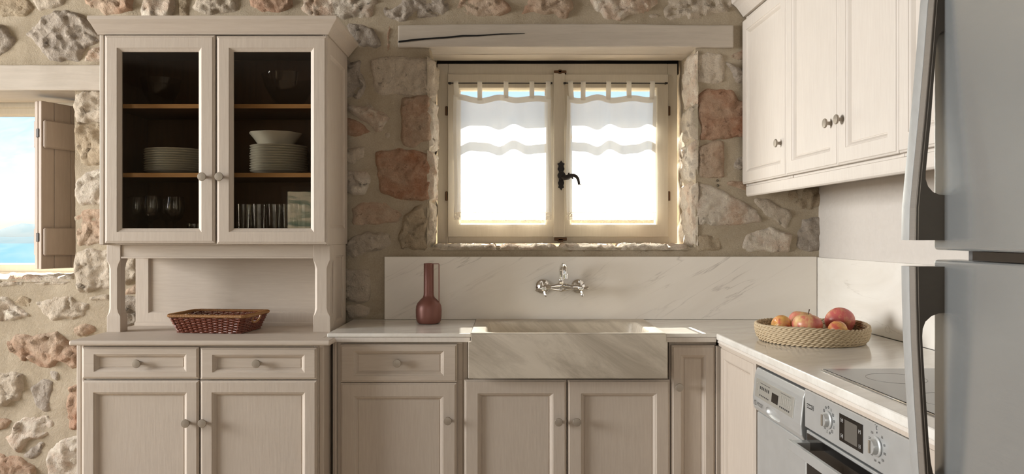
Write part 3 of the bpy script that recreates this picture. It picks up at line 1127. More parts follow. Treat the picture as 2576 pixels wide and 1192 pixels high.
def leaf(y0, y1, bside):
    mb = MB()
    lf = MB().box(0.0, .068, y0, y1, zb_, zt_)
    first = obj('plank', lf, M['shutter'], sh, bevel=.003)
    obj('plank', MB().box(.0695, .16, y0, y1, zb_, zt_), M['shutter'], sh, bevel=.003)
    obj('plank', MB().box(.1615, LW, y0, y1, zb_, zt_), M['shutter'], sh, bevel=.003)
    for py0, py1 in ((371, 301), (643, 573)):
        ya, yb = (y0 - .018, y0) if bside < 0 else (y1, y1 + .018)
        obj('batten', MB().box(.006, LW - .02, ya, yb, Z(py0, 3.70), Z(py1, 3.70)), M['shutter'], sh, bevel=.006, seg=1)


leaf(0, .021, -1)
leaf(.0245, .0455, 1)
for py in (334, 597):
    obj('hinge', MB().box(-.004, .0, .014, .031, Z(py + 11, 3.70), Z(py - 11, 3.70)), M['iron'], sh, bevel=.002)

# ------------------------------------------------------------------ outside: sea, far hills, terrace
struct('sea', MB().box(-6000, 6000, 60, 9000, -41, -40), plain('sea_water', (58, 82, 100), .9, spec=0))
m = NT('far_hill')
m.set(Base_Color=srgb(150, 178, 196), Roughness=1)
for nm, y, hgt, c, sd in (('hills', 5200, 150, (82, 92, 98), 3.0), ('hills', 3600, 70, (66, 80, 88), 9.0)):  # distance haze is put into the blue-grey hill colours
    vs, fs = [], []
    nn = 160
    for i in range(nn + 1):
        x = -5200 + 9000 * i / nn
        hh = -40 + hgt * (.45 + .55 * noise.fractal((x * .0011, sd, 0), 1.0, 2.0, 5))
        vs += [(x, y, -42), (x, y + 300, max(hh, -35)), (x, y + 900, -42)]
    for i in range(nn):
        a = i * 3
        fs += [(a, a + 3, a + 4, a + 1), (a + 1, a + 4, a + 5, a + 2)]
    mb = MB()
    mb.add(vs, fs, True)
    struct(nm, mb, plain('hill_' + str(int(sd)), c, 1.0, spec=0))
m = NT('pale_paving')
n = m.noise(m.coord(), 3, 6)
m.set(Base_Color=m.mix(n, srgb(226, 214, 194), srgb(206, 190, 168)), Roughness=.9)
struct('ground', MB().box(-1.6, 8, 4.2, 14, -.1, .55), m.m)
tw = struct('garden_wall', MB().box(-.85, 3.2, 6.0, 6.4, .55, 1.36), M['mortar'])
rr = random.Random(5)
for row in range(4):
    x = -.85
    while x < 3.0:
        w = rr.uniform(.22, .5)
        z0, z1 = .55 + row * .203, .55 + row * .203 + .195
        stone([(x + .012, z0), (x + w - .012, z0 + .01), (x + w - .01, z1 - .012), (x + .02, z1)], lambda a, b, h: (a, 6.0 - h, b), .02, rr.choice([C_, W_, P_, G_]), int(x * 100) + row * 7, tw, px=False, step=.04)
        x += w
cap = obj('coping', MB().box(-.88, 3.25, 5.96, 6.44, 1.36, 1.41), M['st_white'], tw, bevel=.01)

# hillside behind the room, seen only as a reflection in the dresser glass
vs, fs = [], []
nn, nj = 70, 30
for j in range(nj + 1):
    for i in range(nn + 1):
        x = -90 + 140 * i / nn
        y = -25 - 150 * j / nj
        rise = smooth(0, 1, j / nj) * (26 + 22 * smooth(-30, -75, x - 20)) * (.8 + .35 * noise.fractal((x * .02, y * .02, 2), 1, 2, 4))
        vs.append((x, y, -3 + rise + .8 * noise.noise((x * .35, y * .35, 0))))
for j in range(nj):
    for i in range(nn):
        a = j * (nn + 1) + i
        fs.append((a, a + 1, a + nn + 2, a + nn + 1))
mb = MB()
mb.add(vs, fs, True)
m = NT('scrub_hill')
v = m.coord()
m.set(Base_Color=m.mix(m.ramp(m.noise(v, .22, 6, .7), [(.42, GREY(0)), (.55, GREY(1))]), srgb(74, 86, 66), srgb(150, 136, 112)), Roughness=1)
struct('hillside', mb, m.m)

# ------------------------------------------------------------------ cabinet parts
def knob(o, ax, parent, r=.0165, name='knob'):
    ax = Vector(ax)
    pf = [(.0085, 0), (.0065, .004), (.006, .016), (r * .95, .018), (r, .0195), (r, .0225), (r * .93, .0245), (r * .5, .0252), (0, .0254)]
    return obj(name, MB().lathe(pf, o, ax, 24), M['nickel'], parent, angle=80)


def panel_front(name, a0, a1, z0, z1, Mf, parent, fa=.055, fz_=None, t=.019, mat='paint', panel=True):
    """a framed front: stiles and rails with a moulded inner edge and a recessed panel"""
    fz_ = fz_ or fa
    q = .006
    pr = [(0, 0, 0), (0, 0, t - .006), (.002, .002, t - .0045), (q, q, t - .003), (q + .0015, q + .0015, t), (fa - .002, fz_ - .002, t), (fa - .0005, fz_ - .0005, t - .0035), (fa + .0015, fz_ + .0015, t - .0035), (fa + .005, fz_ + .005, t - .0062),
          (fa + .0105, fz_ + .0105, t - .0130), (fa + .0125, fz_ + .0125, t - .0155), (fa + .0125, fz_ + .0125, 0)]
    mb = MB()
    mb.rings(a0, a1, z0, z1, pr, Mf, close=True)
    d = obj(name, mb, M[mat], parent, bevel=.0008, seg=1)
    if panel:
        mb = MB()
        ia, iz = fa + .011, fz_ + .011
        mb.rings(a0, a1, z0, z1, [(ia, iz, .0005), (ia, iz, t - .0155), (ia + .0035, iz + .0035, t - .0155), (ia + .0045, iz + .0045, t - .0140)], Mf)
        obj('panel', mb, M[mat], d)
    return d


def Mback(Y):
    return lambda a, z, d: (a, Y - d, z)


def Mrun(u):
    return lambda w, z, d: (u - d, w, z)


# ------------------------------------------------------------------ dresser
hz = .886
YL, YB, YP = 2.99, 3.19, 3.254
dr = thing('dresser', 'tall painted dresser with glazed upper doors and open shelf above drawers', 'dresser', (-1.2, 3.25, 0))
xl, xr = X(192, 3.03), -.722
mb = MB()
mb.box(xl, xl + .02, 3.03, 3.52, 0, .864).box(xr - .02, xr, 3.03, 3.52, 0, .864).box(xl + .02, xr - .02, 3.50, 3.52, .08, .864).box(xl + .02, xr - .02, 3.03, 3.5, .08, .10)
mb.box(xl + .02, X(205, 3.03) + .012, 3.03, 3.05, 0, .864).box(X(797, 3.03) - .012, xr - .02, 3.03, 3.05, 0, .864)
mb.box(xl + .02, xr - .02, 3.032, 3.05, .845, .864).box(xl + .02, xr - .02, 3.034, 3.05, Z(961, 3.03), Z(951, 3.03))
mb.box(X(495, 3.03), X(506, 3.03), 3.034, 3.05, .1, .864).box(xl + .03, xr - .03, 3.07, 3.09, 0, .085)
obj('base_carcass', mb, M['paint'], dr, bevel=.004)
YD = 3.03
zz = lambda p: Z(p, YD - .019)
xx = lambda p: X(p, YD - .019)
for a, b, lab in ((205, 499, 'drawer'), (503, 796.5, 'drawer')):
    d = panel_front('drawer', xx(a), xx(b), zz(953 if a < 300 else 955), zz(873 if a < 300 else 874.5), Mback(YD), dr, .050, .030, mat='paint_h')
    knob(((xx(a) + xx(b)) / 2 + (-.010 if a < 300 else -.006), YD - .0075, zz(914)), (0, -1, 0), d)
for a, b, kx in ((205, 499, 471), (503, 796.5, 513.5)):
    d = panel_front('door', xx(a), xx(b), .10, zz(957.5), Mback(YD), dr, .048)
    knob((xx(kx), YD - .018, zz(1062)), (0, -1, 0), d)
# counter board, notched beside the marble worktop
cl, cr = X(172, YL), X(831, YL)
obj('top_board', MB().prism([(cl, YL), (cr, YL), (cr, 3.088), (-.733, 3.088), (-.733, 3.545), (cl, 3.545)], hz - .020, hz), M['paint_h'], dr, bevel=.007, seg=3)
# posts with chamfered waist
bl, br = X(250, YB), X(823.5, YB)
zpb = Z(616, YB)


def post(x0, x1, y0, dy):
    zb, zt = hz, zpb
    zs_ = [zb, zb + .066, zb + .080, zb + .098, zt - .100, zt - .082, zt - .064, zt]
    ins = [0, 0, .003, .004, .004, .003, 0, 0]
    ch = [.001, .001, .007, .011, .011, .007, .001, .001]
    vs, fs = [], []
    for z, i, c in zip(zs_, ins, ch):
        a, b, e, f = x0 + i, x1 - i, y0 + i * .5, y0 + dy - i * .5
        vs += [(a + c, e, z), (b - c, e, z), (b, e + c, z), (b, f - c, z), (b - c, f, z), (a + c, f, z), (a, f - c, z), (a, e + c, z)]
    for j in range(len(zs_) - 1):
        for i in range(8):
            k = (i + 1) % 8
            fs.append((j * 8 + i, j * 8 + k, (j + 1) * 8 + k, (j + 1) * 8 + i))
    fs += [tuple(range(8)), tuple(range(56, 64))]
    mb = MB()
    mb.add(vs, fs)
    obj('post', mb, M['paint'], dr, bevel=.0015, seg=1)


pw = X(304, YP) - X(268, YP)
post(X(268.5, YP), X(303, YP), YP, .062)
post(X(788, YP), X(833, YP) - .004, YP, .062)
# apron under the glazed cabinet
mb = MB()
za0, za1 = Z(650, YP + .005), zpb
mb.box(X(303, YP), X(788, YP), YP + .006, YP + .026, za0, za1).box(X(303, YP), X(788, YP), YP + .001, YP + .026, za0, za0 + .008)
mb.box(X(269, YP) + .008, X(303, YP) - .006, YP + .06, 3.52, za0, za1).box(br - .030, br - .004, YP + .06, 3.52, za0, za1)
obj('apron', mb, M['paint_h'], dr, bevel=.002)
# back panel (framed), open on the window side, closed on the sink side
YBk = 3.497
bx0, bx1 = X(341, YBk), br - .004
mb = MB()
mb.rings(bx0, bx1, hz, zpb, [(0, 0, -.02), (0, 0, 0), (.058, .056, 0), (.062, .06, -.006), (.066, .064, -.010), (.066, .064, -.02)], Mback(YBk), close=True)
bk = obj('back_frame', mb, M['paint'], dr, bevel=.001, seg=1)
obj('panel', MB().box(bx0 + .06, bx1 - .06, YBk + .010, YBk + .018, hz + .05, zpb - .05), M['paint_h'], bk)
obj('plinth_strip', MB().sweep([(0, 0), (.012, 0), (.012, .010), (.004, .016), (0, .016)], (bx0, YBk, hz), (bx1 - .02, YBk, hz), (0, -1, 0), (0, 0, 1)), M['paint_h'], bk)
sx = br - .002
mb = MB()
mb.rings(YP + .058, 3.56, hz - .02, zpb, [(0, 0, -.02), (0, 0, 0), (.045, .05, 0), (.05, .055, -.006), (.055, .06, -.008), (.055, .06, -.02)], lambda a, z, d: (sx + d, a, z), close=True)
sd = obj('side_frame', mb, M['paint'], dr, bevel=.001, seg=1)
obj('panel', MB().box(sx - .018, sx - .009, YP + .11, 3.51, hz + .03, zpb - .05), M['paint'], sd)
# glazed cabinet
zt = Z(86, YB)
ybk = 3.585
t = .018
mb = MB()
mb.box(bl, bl + t, YB, ybk, zpb, zt).box(bl + t, br - t, YB + .02, ybk, zpb, zpb + t).box(bl + t, br - t, YB + .02, ybk, zt - t, zt + .02)
mb.box(br - t, br - .012, YB, ybk, zpb, zt)
obj('upper_carcass', mb, M['paint'], dr, bevel=.003)
mb = MB()
mb.rings(YB, ybk, zpb, zt, [(0, 0, -.0115), (0, 0, 0), (.055, .07, 0), (.06, .075, -.003), (.07, .085, -.007)], lambda a, z, d: (br + d, a, z))
obj('side_panel', mb, M['paint'], dr, bevel=.001, seg=1)
mb = MB()
mb.box(bl + t, br - t, ybk - .012, ybk - .002, zpb + t, zt - t).box(bl + t, bl + t + .004, YB + .03, ybk - .012, zpb + t, zt - t).box(br - t - .004, br - t, YB + .03, ybk - .012, zpb + t, zt - t)
mb.box(bl + t, br - t, YB + .03, ybk - .012, zt - t - .004, zt - t).box(bl + t, br - t, YB + .03, ybk - .012, zpb + t, zpb + t + .004)
obj('lining', mb, M['brownwood'], dr)
obj('divider', MB().box(X(540, YB) - .004, X(540, YB) + .018, YB + .02, YB + .04, zpb + t, zt - t), M['brownwood'], dr)
SH1, SH2 = Z(262, 3.25), Z(435, 3.25)
for zsf in (SH1, SH2):
    sh_ = obj('shelf', MB().box(bl + t + .004, br - t - .004, 3.248, ybk - .012, zsf - .018, zsf), M['brownwood'], dr)
    obj('edge_strip', MB().box(bl + t + .004, br - t - .004, 3.245, 3.248, zsf - .018, zsf), M['oak'], sh_)
zx = lambda p: X(p, YB - .02)
zy = lambda p: Z(p, YB - .02)
for a, b, g0, g1, kx, zt_, zb_ in ((262, 540, 303, 497, 512, 88, 612), (544, 823, 585, 780, 555, 89.5, 614.5)):
    a0, a1, z0, z1 = zx(a), zx(b), zy(zb_), zy(zt_)
    l, r, bt, tp = zx(g0) - a0, a1 - zx(g1), zy(574) - z0, z1 - zy(129)
    mb = MB()
    rs = [(0, 0, 0, 0, 0), (0, 0, 0, 0, .014), (.003, .003, .003, .003, .017), (.008, .008, .008, .008, .018), (.010, .010, .010, .010, .020),
          (l - .015, r - .015, bt - .015, tp - .015, .020), (l - .013, r - .013, bt - .013, tp - .013, .017), (l, r, bt, tp, .008), (l, r, bt, tp, 0)]
    vs = []
    Mf = Mback(YB)
    for il, ir, ib, it, d in rs:
        vs += [Mf(a0 + il, z0 + ib, d), Mf(a1 - ir, z0 + ib, d), Mf(a1 - ir, z1 - it, d), Mf(a0 + il, z1 - it, d)]
    m_ = len(rs)
    mb.add(vs, [(j * 4 + i, j * 4 + (i + 1) % 4, ((j + 1) % m_) * 4 + (i + 1) % 4, ((j + 1) % m_) * 4 + i) for j in range(m_) for i in range(4)])
    d = obj('glazed_door', mb, M['paint'], dr, bevel=.0008, seg=1)
    obj('glass_pane', MB().box(a0 + l - .006, a1 - r + .006, YB - .006, YB - .003, z0 + bt - .006, z1 - tp + .006), M['cab_glass'], d)
    knob((zx(kx), YB - .019, zy(445)), (0, -1, 0), d, .0175)
# cornice: mitred along front and the two ends
prof = [(0, 0), (.006, 0), (.010, .006), (.014, .010), (.034, .036), (.044, .046), (.048, .050), (.050, .052), (.050, .066), (0, .066)]
zc = zt - .004
path = [(bl, ybk), (bl, YB - .004), (br, YB - .004), (br, ybk)]
dirs = [(-.45, 0), (-.45, -1), (1, -1), (1, 0)]
mb = MB()
n = len(prof)
vs = [(x + dx * o, y + dy * o, zc + z) for (x, y), (dx, dy) in zip(path, dirs) for o, z in prof]
fs = [(j * n + i, j * n + (i + 1) % n, (j + 1) * n + (i + 1) % n, (j + 1) * n + i) for j in range(3) for i in range(n)]
fs += [tuple(range(n)), tuple(range(3 * n, 4 * n))]
mb.add(vs, fs)
mb.box(bl, br, YB, ybk, zc + .03, zc + .064)
obj('cornice', mb, M['paint_h'], dr, bevel=.001, seg=1)

# ------------------------------------------------------------------ base cabinets of the sink run
YK = 3.13
ky = YK - .019
kx_ = lambda p: X(p, ky)
kz = lambda p: Z(p, ky)
CT_ = .90
ztop = kz(861)
b1 = thing('base_cabinet', 'painted base cabinet with one drawer over one door under the vase', 'cabinet', (X(1000, YK), 3.36, 0))
x0, x1 = X(837, YK), X(1177, YK)
mb = MB()
mb.box(x0, x0 + .02, YK, 3.59, 0, .862).box(x1 - .02, x1, YK + .006, 3.59, 0, .862).box(x0 + .02, x1 - .02, 3.57, 3.59, .08, .862).box(x0 + .02, x1 - .02, YK + .004, 3.57, .08, .10)
mb.box(x0 + .02, kx_(856) + .012, YK, YK + .02, 0, .862).box(kx_(1148) - .012, x1 - .02, YK + .004, YK + .02, 0, .862)
mb.box(x0 + .02, x1 - .02, YK + .002, YK + .02, kz(868), .862).box(x0 + .02, x1 - .02, YK + .003, YK + .02, kz(970), kz(956)).box(x0 + .02, x1 - .02, YK + .05, YK + .07, 0, .09)
obj('carcass', mb, M['paint'], b1, bevel=.003)
obj('end_moulding', MB().sweep([(0, 0), (.004, .002), (.004, .008), (.009, .010), (.009, .018), (0, .018)], (x0, YK, .0), (x0, YK, .862), (0, -1, 0), (1, 0, 0)), M['paint'], b1)
d = panel_front('drawer', kx_(855.5), kx_(1150), kz(962), kz(866), Mback(YK), b1, .056, .029, mat='paint_h')
knob((kx_(999.5), YK - .0075, kz(913)), (0, -1, 0), d)
d = panel_front('door', kx_(856), kx_(1148.5), .10, kz(963.5), Mback(YK), b1, .056)
knob((kx_(1127), YK - .018, kz(1056)), (0, -1, 0), d)

b2 = thing('sink_cabinet', 'painted two door cabinet carrying the marble sink', 'cabinet', (X(1428, YK), 3.36, 0))
x0, x1 = X(1177, YK) + .002, X(1683, YK) - .002
mb = MB()
zs_ = .722
mb.box(x0, x0 + .02, YK + .006, 3.59, 0, .72).box(x1 - .02, x1, YK + .006, 3.59, 0, .72).box(x0 + .02, x1 - .02, 3.57, 3.59, .08, .72).box(x0 + .02, x1 - .02, YK + .004, 3.57, .08, .10)
mb.box(x0 + .02, x1 - .02, YK + .004, YK + .024, .70, .72).box(x0 + .02, x1 - .02, YK + .05, YK + .07, 0, .09)
obj('carcass', mb, M['paint'], b2, bevel=.002)
for a, b, kk in ((1168, 1425.5, 1404.5), (1428, 1686, 1450)):
    d = panel_front('door', kx_(a), kx_(b), .10, kz(955.5), Mback(YK), b2, .056)
    knob((kx_(kk), YK - .018, kz(1059)), (0, -1, 0), d)

b3 = thing('corner_cabinet', 'narrow painted base cabinet with knob between sink and inside corner', 'cabinet', (X(1745, YK), 3.36, 0))
x0, x1 = X(1683, YK), R(.93, 3.2)[0] + .3
mb = MB()
mb.box(x0, x0 + .02, YK + .004, 3.59, 0, .862).box(x1 - .02, x1, YK + .45, 3.59, 0, .862).box(x0 + .02, x1 - .02, 3.57, 3.59, .08, .862).box(x0 + .02, X(1802, YK), YK + .004, YK + .02, kz(870), .862)
mb.box(x0 + .02, X(1802, YK), YK + .05, YK + .07, 0, .09).box(.831, .90, 3.104, 3.15, 0, .848)
obj('carcass', mb, M['paint'], b3, bevel=.002)
d = panel_front('door', kx_(1689.5), kx_(1799.5), .10, kz(868.5), Mback(YK), b3, .040, .042)
knob((kx_(1707), YK - .018, kz(972)), (0, -1, 0), d)

# ------------------------------------------------------------------ marble worktops, sink, splashbacks
YE = 3.10
YS = 3.60
tk = Z(848, YE)      # underside of the slab
xl, xs0, xs1 = X(823, YE), X(1185, YE), X(1672, YE)
xw = R(1.516, 3.6)[0]
wl_ = thing('worktop', 'pale marble worktop slab under the vase', 'worktop', (X(1000, YE), 3.35, .86))
obj('slab', MB().box(xl, xs0 - .001, YE, YS + .012, tk, CT_), M['marble_top'], wl_, bevel=.003)
obj('edge_board', MB().box(xl + .002, xs0 - .004, YE + .003, YE + .03, Z(861, YE), tk - .001), M['paint_lite'], wl_, bevel=.0015)
obj('edge_board', MB().box(xl + .002, xl + .03, YE + .031, YS, Z(861, YE), tk - .001), M['paint_lite'], wl_, bevel=.0015)
wr_ = thing('worktop', 'pale marble worktop slab between sink and corner', 'worktop', (X(1780, YE), 3.35, .86))
obj('slab', MB().prism([(xs1 + .001, YE), (R(1.516, YE)[0] - .001, YE), (xw, YS + .012), (xs1 + .001 - .03, YS + .012)], tk, CT_), M['marble_top'], wr_, bevel=.002)
obj('edge_board', MB().box(xs1 + .004, X(1803, YE), YE + .003, YE + .03, Z(861, YE), tk - .001), M['paint_lite'], wr_, bevel=.0015)
UE = .8995
wend = 1.478
ws_ = thing('worktop', 'long marble worktop slab carrying the hob and the fruit basket', 'worktop', (R(1.2, 2.3)[0], R(1.2, 2.3)[1], .86))
a = R(UE, wend)
b = R(1.516, wend)
c_ = R(1.516, YE)
e = R(UE, 3.08)
obj('slab', MB().prism([a, b, (c_[0], YE - .0015), (e[0], YE - .0015)], CT_ - .026, CT_), M['marble_top'], ws_, bevel=.006, seg=3)
q = [R(UE + .006, wend), R(UE + .03, wend), (R(UE + .03, YE)[0], YE - .002), (R(UE + .006, YE)[0], YE - .002)]
obj('edge_board', MB().prism(q, CT_ - .037, CT_ - .0265), M['paint_lite'], ws_, bevel=.002)
q = [R(UE + .010, wend), R(UE + .03, wend), (R(UE + .03, YE)[0], YE - .002), (R(UE + .010, YE)[0], YE - .002)]
obj('edge_board', MB().prism(q, CT_ - .049, CT_ - .0375), M['paint'], ws_, bevel=.002)

# sink: one marble block with a hollowed basin
sk = thing('sink', 'hollowed marble apron sink block under the wall tap', 'sink', (X(1428, 3.06), 3.3, .72))
sf = 3.06
x0, x1 = X(1178, sf), X(1680, sf)
z0, z1 = Z(952, sf), CT_ + .003
zl = Z(860, sf)
mb = MB()
# outer outline at the top is narrower than the apron below the worktops
tx0, tx1 = xs0 + .0005, xs1 - .0005
bx0, bx1 = X(1222, 3.105), X(1636, 3.105)
by0, by1 = 3.105, 3.50
zbm = .745


def rrect(xa, xb, ya, yb, r, z, k=5):
    out = []
    for (px, py, a0) in ((xa + r, ya + r, PI), (xb - r, ya + r, 1.5 * PI), (xb - r, yb - r, 0), (xa + r, yb - r, .5 * PI)):
        for i in range(k + 1):
            an = a0 + i * .5 * PI / k
            out.append((px + r * math.cos(an), py + r * math.sin(an), z))
    return out


loops = [rrect(bx0 - .006, bx1 + .006, by0 - .006, by1 + .006, .055, z1), rrect(bx0 - .001, bx1 + .001, by0 - .001, by1 + .001, .050, z1 - .003),
         rrect(bx0 + .003, bx1 - .003, by0 + .003, by1 - .003, .047, z1 - .012), rrect(bx0 + .02, bx1 - .02, by0 + .02, by1 - .015, .04, zbm + .03), rrect(bx0 + .05, bx1 - .05, by0 + .05, by1 - .045, .03, zbm)]
outer = []
N = 24
# outer loop with matching vertex count: corner points repeated along the edge
oc = [(tx0, sf), (tx1, sf), (tx1, YS), (tx0, YS)]
for c in range(4):
    for i in range(6):
        x, y, _ = loops[0][c * 6 + i]
        cxn, cyn = oc[c]
        side = i if c % 2 == 0 else 5 - i
        pt = (cxn, y) if side < 2 else ((cxn, cyn) if side < 4 else (x, cyn))
        outer.append((pt[0], pt[1], z1))
vs = outer + [v for lp in loops for v in lp]
fs = []
for j in range(len(loops)):
    for i in range(N):
        k = (i + 1) % N
        fs.append((j * N + i, j * N + k, (j + 1) * N + k, (j + 1) * N + i))
fs.append(tuple(range(len(loops) * N, (len(loops) + 1) * N)))
mb.add(vs, fs, True)
obj('basin', mb, M['marble_sink'], sk)
vs = [(x0, sf, z0), (x1, sf, z0), (x1, sf, zl), (tx1, sf, zl), (tx1, sf, z1 - .0004), (tx0, sf, z1 - .0004), (tx0, sf, zl), (x0, sf, zl)]
mb = MB()
vs2 = [(x, sf + .042, z) for x, y, z in vs]
mb.add(vs + vs2, [tuple(range(8)), tuple(range(8, 16))] + [(i, (i + 1) % 8, 8 + (i + 1) % 8, 8 + i) for i in range(8)])
obj('apron_front', mb, M['marble_sink'], sk, bevel=.004, seg=3)
obj('drain', MB().lathe([(0, .002), (.02, .002), (.03, .004), (.034, .002), (.034, 0)], ((bx0 + bx1) / 2, 3.32, zbm), (0, 0, 1), 24), M['chrome'], sk)

sb = thing('splashback', 'veined marble splashback slab behind the tap and vase', 'splashback', (X(1500, YS), YS, CT_))
obj('slab', MB().box(X(967, YS), xw - .002, YS, YS + .02, CT_ + .0005, Z(645.5, YS)), M['marble'], sb, bevel=.002)
sb2 = thing('splashback', 'pale marble splashback along the plastered side wall', 'splashback', (*R(1.516, 2.5), CT_))
a, b, c_, e = R(1.516, 1.2), R(1.531, 1.2), R(1.531, 3.597), R(1.516, 3.597)
obj('slab', MB().prism([a, b, c_, e], CT_ + .0005, Z(647, 3.6)), M['marble_side'], sb2, bevel=.002)

# ------------------------------------------------------------------ side run: corner door, dishwasher, oven, filler, hob
UK = .931
uf = UK - .019
w0, w1_ = wof(1897.5, uf), 3.066
cc = thing('side_cabinet', 'painted single door cabinet without knob beside the dishwasher', 'cabinet', (1.2, 2.86, 0), run=True)
mb = MB()
mb.box(UK, 1.50, w0 + .002, w0 + .02, 0, .848).box(UK, 1.50, w1_ - .02, w1_ - .002, 0, .848).box(UK + .002, UK + .02, w0 + .02, w1_ - .02, .82, .848).box(1.48, 1.50, w0 + .02, w1_ - .02, .08, .848).box(UK + .05, UK + .07, w0 + .02, w1_ - .02, 0, .09)
obj('carcass', mb, M['paint'], cc, bevel=.002)
zdt = H - (871 - CY) * 3.08 / F
panel_front('door', w0, w1_, .10, zdt, Mrun(UK), cc, .045)

# dishwasher
ud = .912
wa, wb2 = wof(2021, ud), wof(1899, ud)
dw = thing('dishwasher', 'slim steel dishwasher with sloping button panel under the worktop', 'dishwasher', (1.2, (wa + wb2) / 2, 0), run=True)
WS = .18           # metres of panel height
zt_d = H - (921 - CY) * (wb2 + .02) / F
zb_d = zt_d - .152
mb = MB()
mb.box(ud + .022, 1.48, wa + .002, wb2 - .002, .02, .840)
obj('body', mb, M['rubber'], dw)
mb = MB()
prof = [(0, 0), (.010, .004), (.018, .02), (.020, .05), (.012, .13), (.004, .150), (-.02, .152), (-.02, 0)]
mb.sweep([(a, b) for a, b in prof], (ud + .012, wa, zb_d), (ud + .012, wb2, zb_d), (-1, 0, 0), (0, 0, 1))
# control housing with its grip recess cut out of the lower edge
fas = obj('control_housing', mb, M['steel'], dw, bevel=.003)
obj('door', MB().sweep([(0, 0), (.006, .0), (.010, .004), (.010, zb_d - .125), (.004, zb_d - .1215), (0, zb_d - .1215)], (ud + .018, wa, .12), (ud + .018, wb2, .12), (-1, 0, 0), (0, 0, 1)), M['steel'], dw, bevel=.003)
sl = Vector((.012 - .020, 0, .13 - .05)).normalized()     # up along the sloping panel (towards -out)


def dpt(tw, tz, lift=0.0):
    """tw: 0..1 from the inner corner end to the oven end, tz: metres up the sloping face"""
    w = wb2 + (wa - wb2) * tw
    o = .020 + (tz - .05) * (.012 - .020) / .08
    return (ud + .012 - o - lift, w, zb_d + tz)


def dplate(name, t0, t1, z0, z1, mat, lift=.0015, parent=None, bev=.0012, base=-.002):
    mb = MB()
    vs = [dpt(t0, z0, base), dpt(t1, z0, base), dpt(t1, z1, base), dpt(t0, z1, base), dpt(t0, z0, lift), dpt(t1, z0, lift), dpt(t1, z1, lift), dpt(t0, z1, lift)]
    mb.add(vs, [(0, 1, 2, 3), (4, 5, 6, 7), (0, 1, 5, 4), (1, 2, 6, 5), (2, 3, 7, 6), (3, 0, 4, 7)])
    return obj(name, mb, mat, parent or dw, bevel=bev)


pan = dplate('control_panel', .06, .86, .056, .118, M['plastic_silver'], .002)
dplate('display', .43, .56, .068, .098, M['black_glass'], .003, pan)
for i in range(7):
    a = .595 + i * .034
    dplate('button', a, a + .026, .080 if i < 6 else .076, .104 if i < 6 else .092, M['plastic_silver'], .004, pan)
for a in (.085, .125):
    dplate('button', a, a + .03, .080 if a < .1 else .076, .104, M['plastic_silver'], .004, pan)
for i in range(6):
    dplate('print_mark', .165 + i * .036, .185 + i * .036, .088, .098, M['ink'], .0024, pan, 0)
    dplate('print_mark', .165 + i * .036, .187 + i * .036, .066, .070, M['ink'], .0024, pan, 0)
    dplate('print_mark', .60 + i * .034, .62 + i * .034, .066, .071, M['ink'], .0024, pan, 0)
dplate('print_mark', .16, .38, .107, .1085, M['ink'], .0024, pan, 0)
dplate('print_mark', .60, .80, .111, .1122, M['ink'], .0024, pan, 0)
# grip recess: a pocket scooped out of the housing's lower edge
cut = MB()
n = 20
vs, fs = [], []
for j in range(9):
    ph = PI * j / 8
    for i in range(n):
        a = 2 * PI * i / n
        q0 = dpt(.45 + .155 * math.sin(ph) ** .7 * math.copysign(abs(math.cos(a)) ** .75, math.cos(a)), .028 + .019 * math.sin(ph) ** .7 * math.copysign(abs(math.sin(a)) ** .75, math.sin(a)), -.018 * math.cos(ph))
        vs.append(q0)
for j in range(8):
    for i in range(n):
        k = (i + 1) % n
        fs.append((j * n + i, j * n + k, (j + 1) * n + k, (j + 1) * n + i))
cut.add(vs, fs, True)
cutter = obj('cutter', cut, M['steel'], dw)
bmod = fas.modifiers.new('cut', 'BOOLEAN')
bmod.object = cutter
bmod.solver = 'EXACT'
bpy.context.view_layer.update()
me_cut = bpy.data.meshes.new_from_object(fas.evaluated_get(bpy.context.evaluated_depsgraph_get()))
fas.modifiers.clear()
fas.data = me_cut
bpy.data.objects.remove(cutter)


def text_mesh(name, body, size, Mx, mat, parent, depth=.0004):
    cu = bpy.data.curves.new(name, 'FONT')
    cu.body = body
    cu.size = size
    cu.align_x = 'CENTER'
    cu.align_y = 'CENTER'
    cu.resolution_u = 2
    to = bpy.data.objects.new(name, cu)
    COL.objects.link(to)
    me = bpy.data.meshes.new_from_object(to.evaluated_get(bpy.context.evaluated_depsgraph_get()))
    bpy.data.objects.remove(to)
    b = BASE.get(parent.name, (0, 0, 0))
    for v in me.vertices:
        p = Vector(Mx(v.co.x, v.co.y)) - Vector(b)
        v.co = p
    me.materials.clear()
    me.materials.append(mat)
    o = link(bpy.data.objects.new(name, me))
    o.parent = parent
    BASE[o.name] = b
    return o


wid = wb2 - wa
text_mesh('lettering', 'PITSOS', .017, lambda a, b: dpt(.185 + a / wid, .034 + b, .0012), M['ink'], dw)
mb = MB()
lg = [(.060, .028), (.092, .028), (.092, .041), (.060, .041)]
for i in range(4):
    (a, b), (c1, d1) = lg[i], lg[(i + 1) % 4]
    mb.tube([dpt(a, b, .001), dpt(c1, d1, .001)], .0008, 4)
obj('emblem', mb, M['ink'], dw)

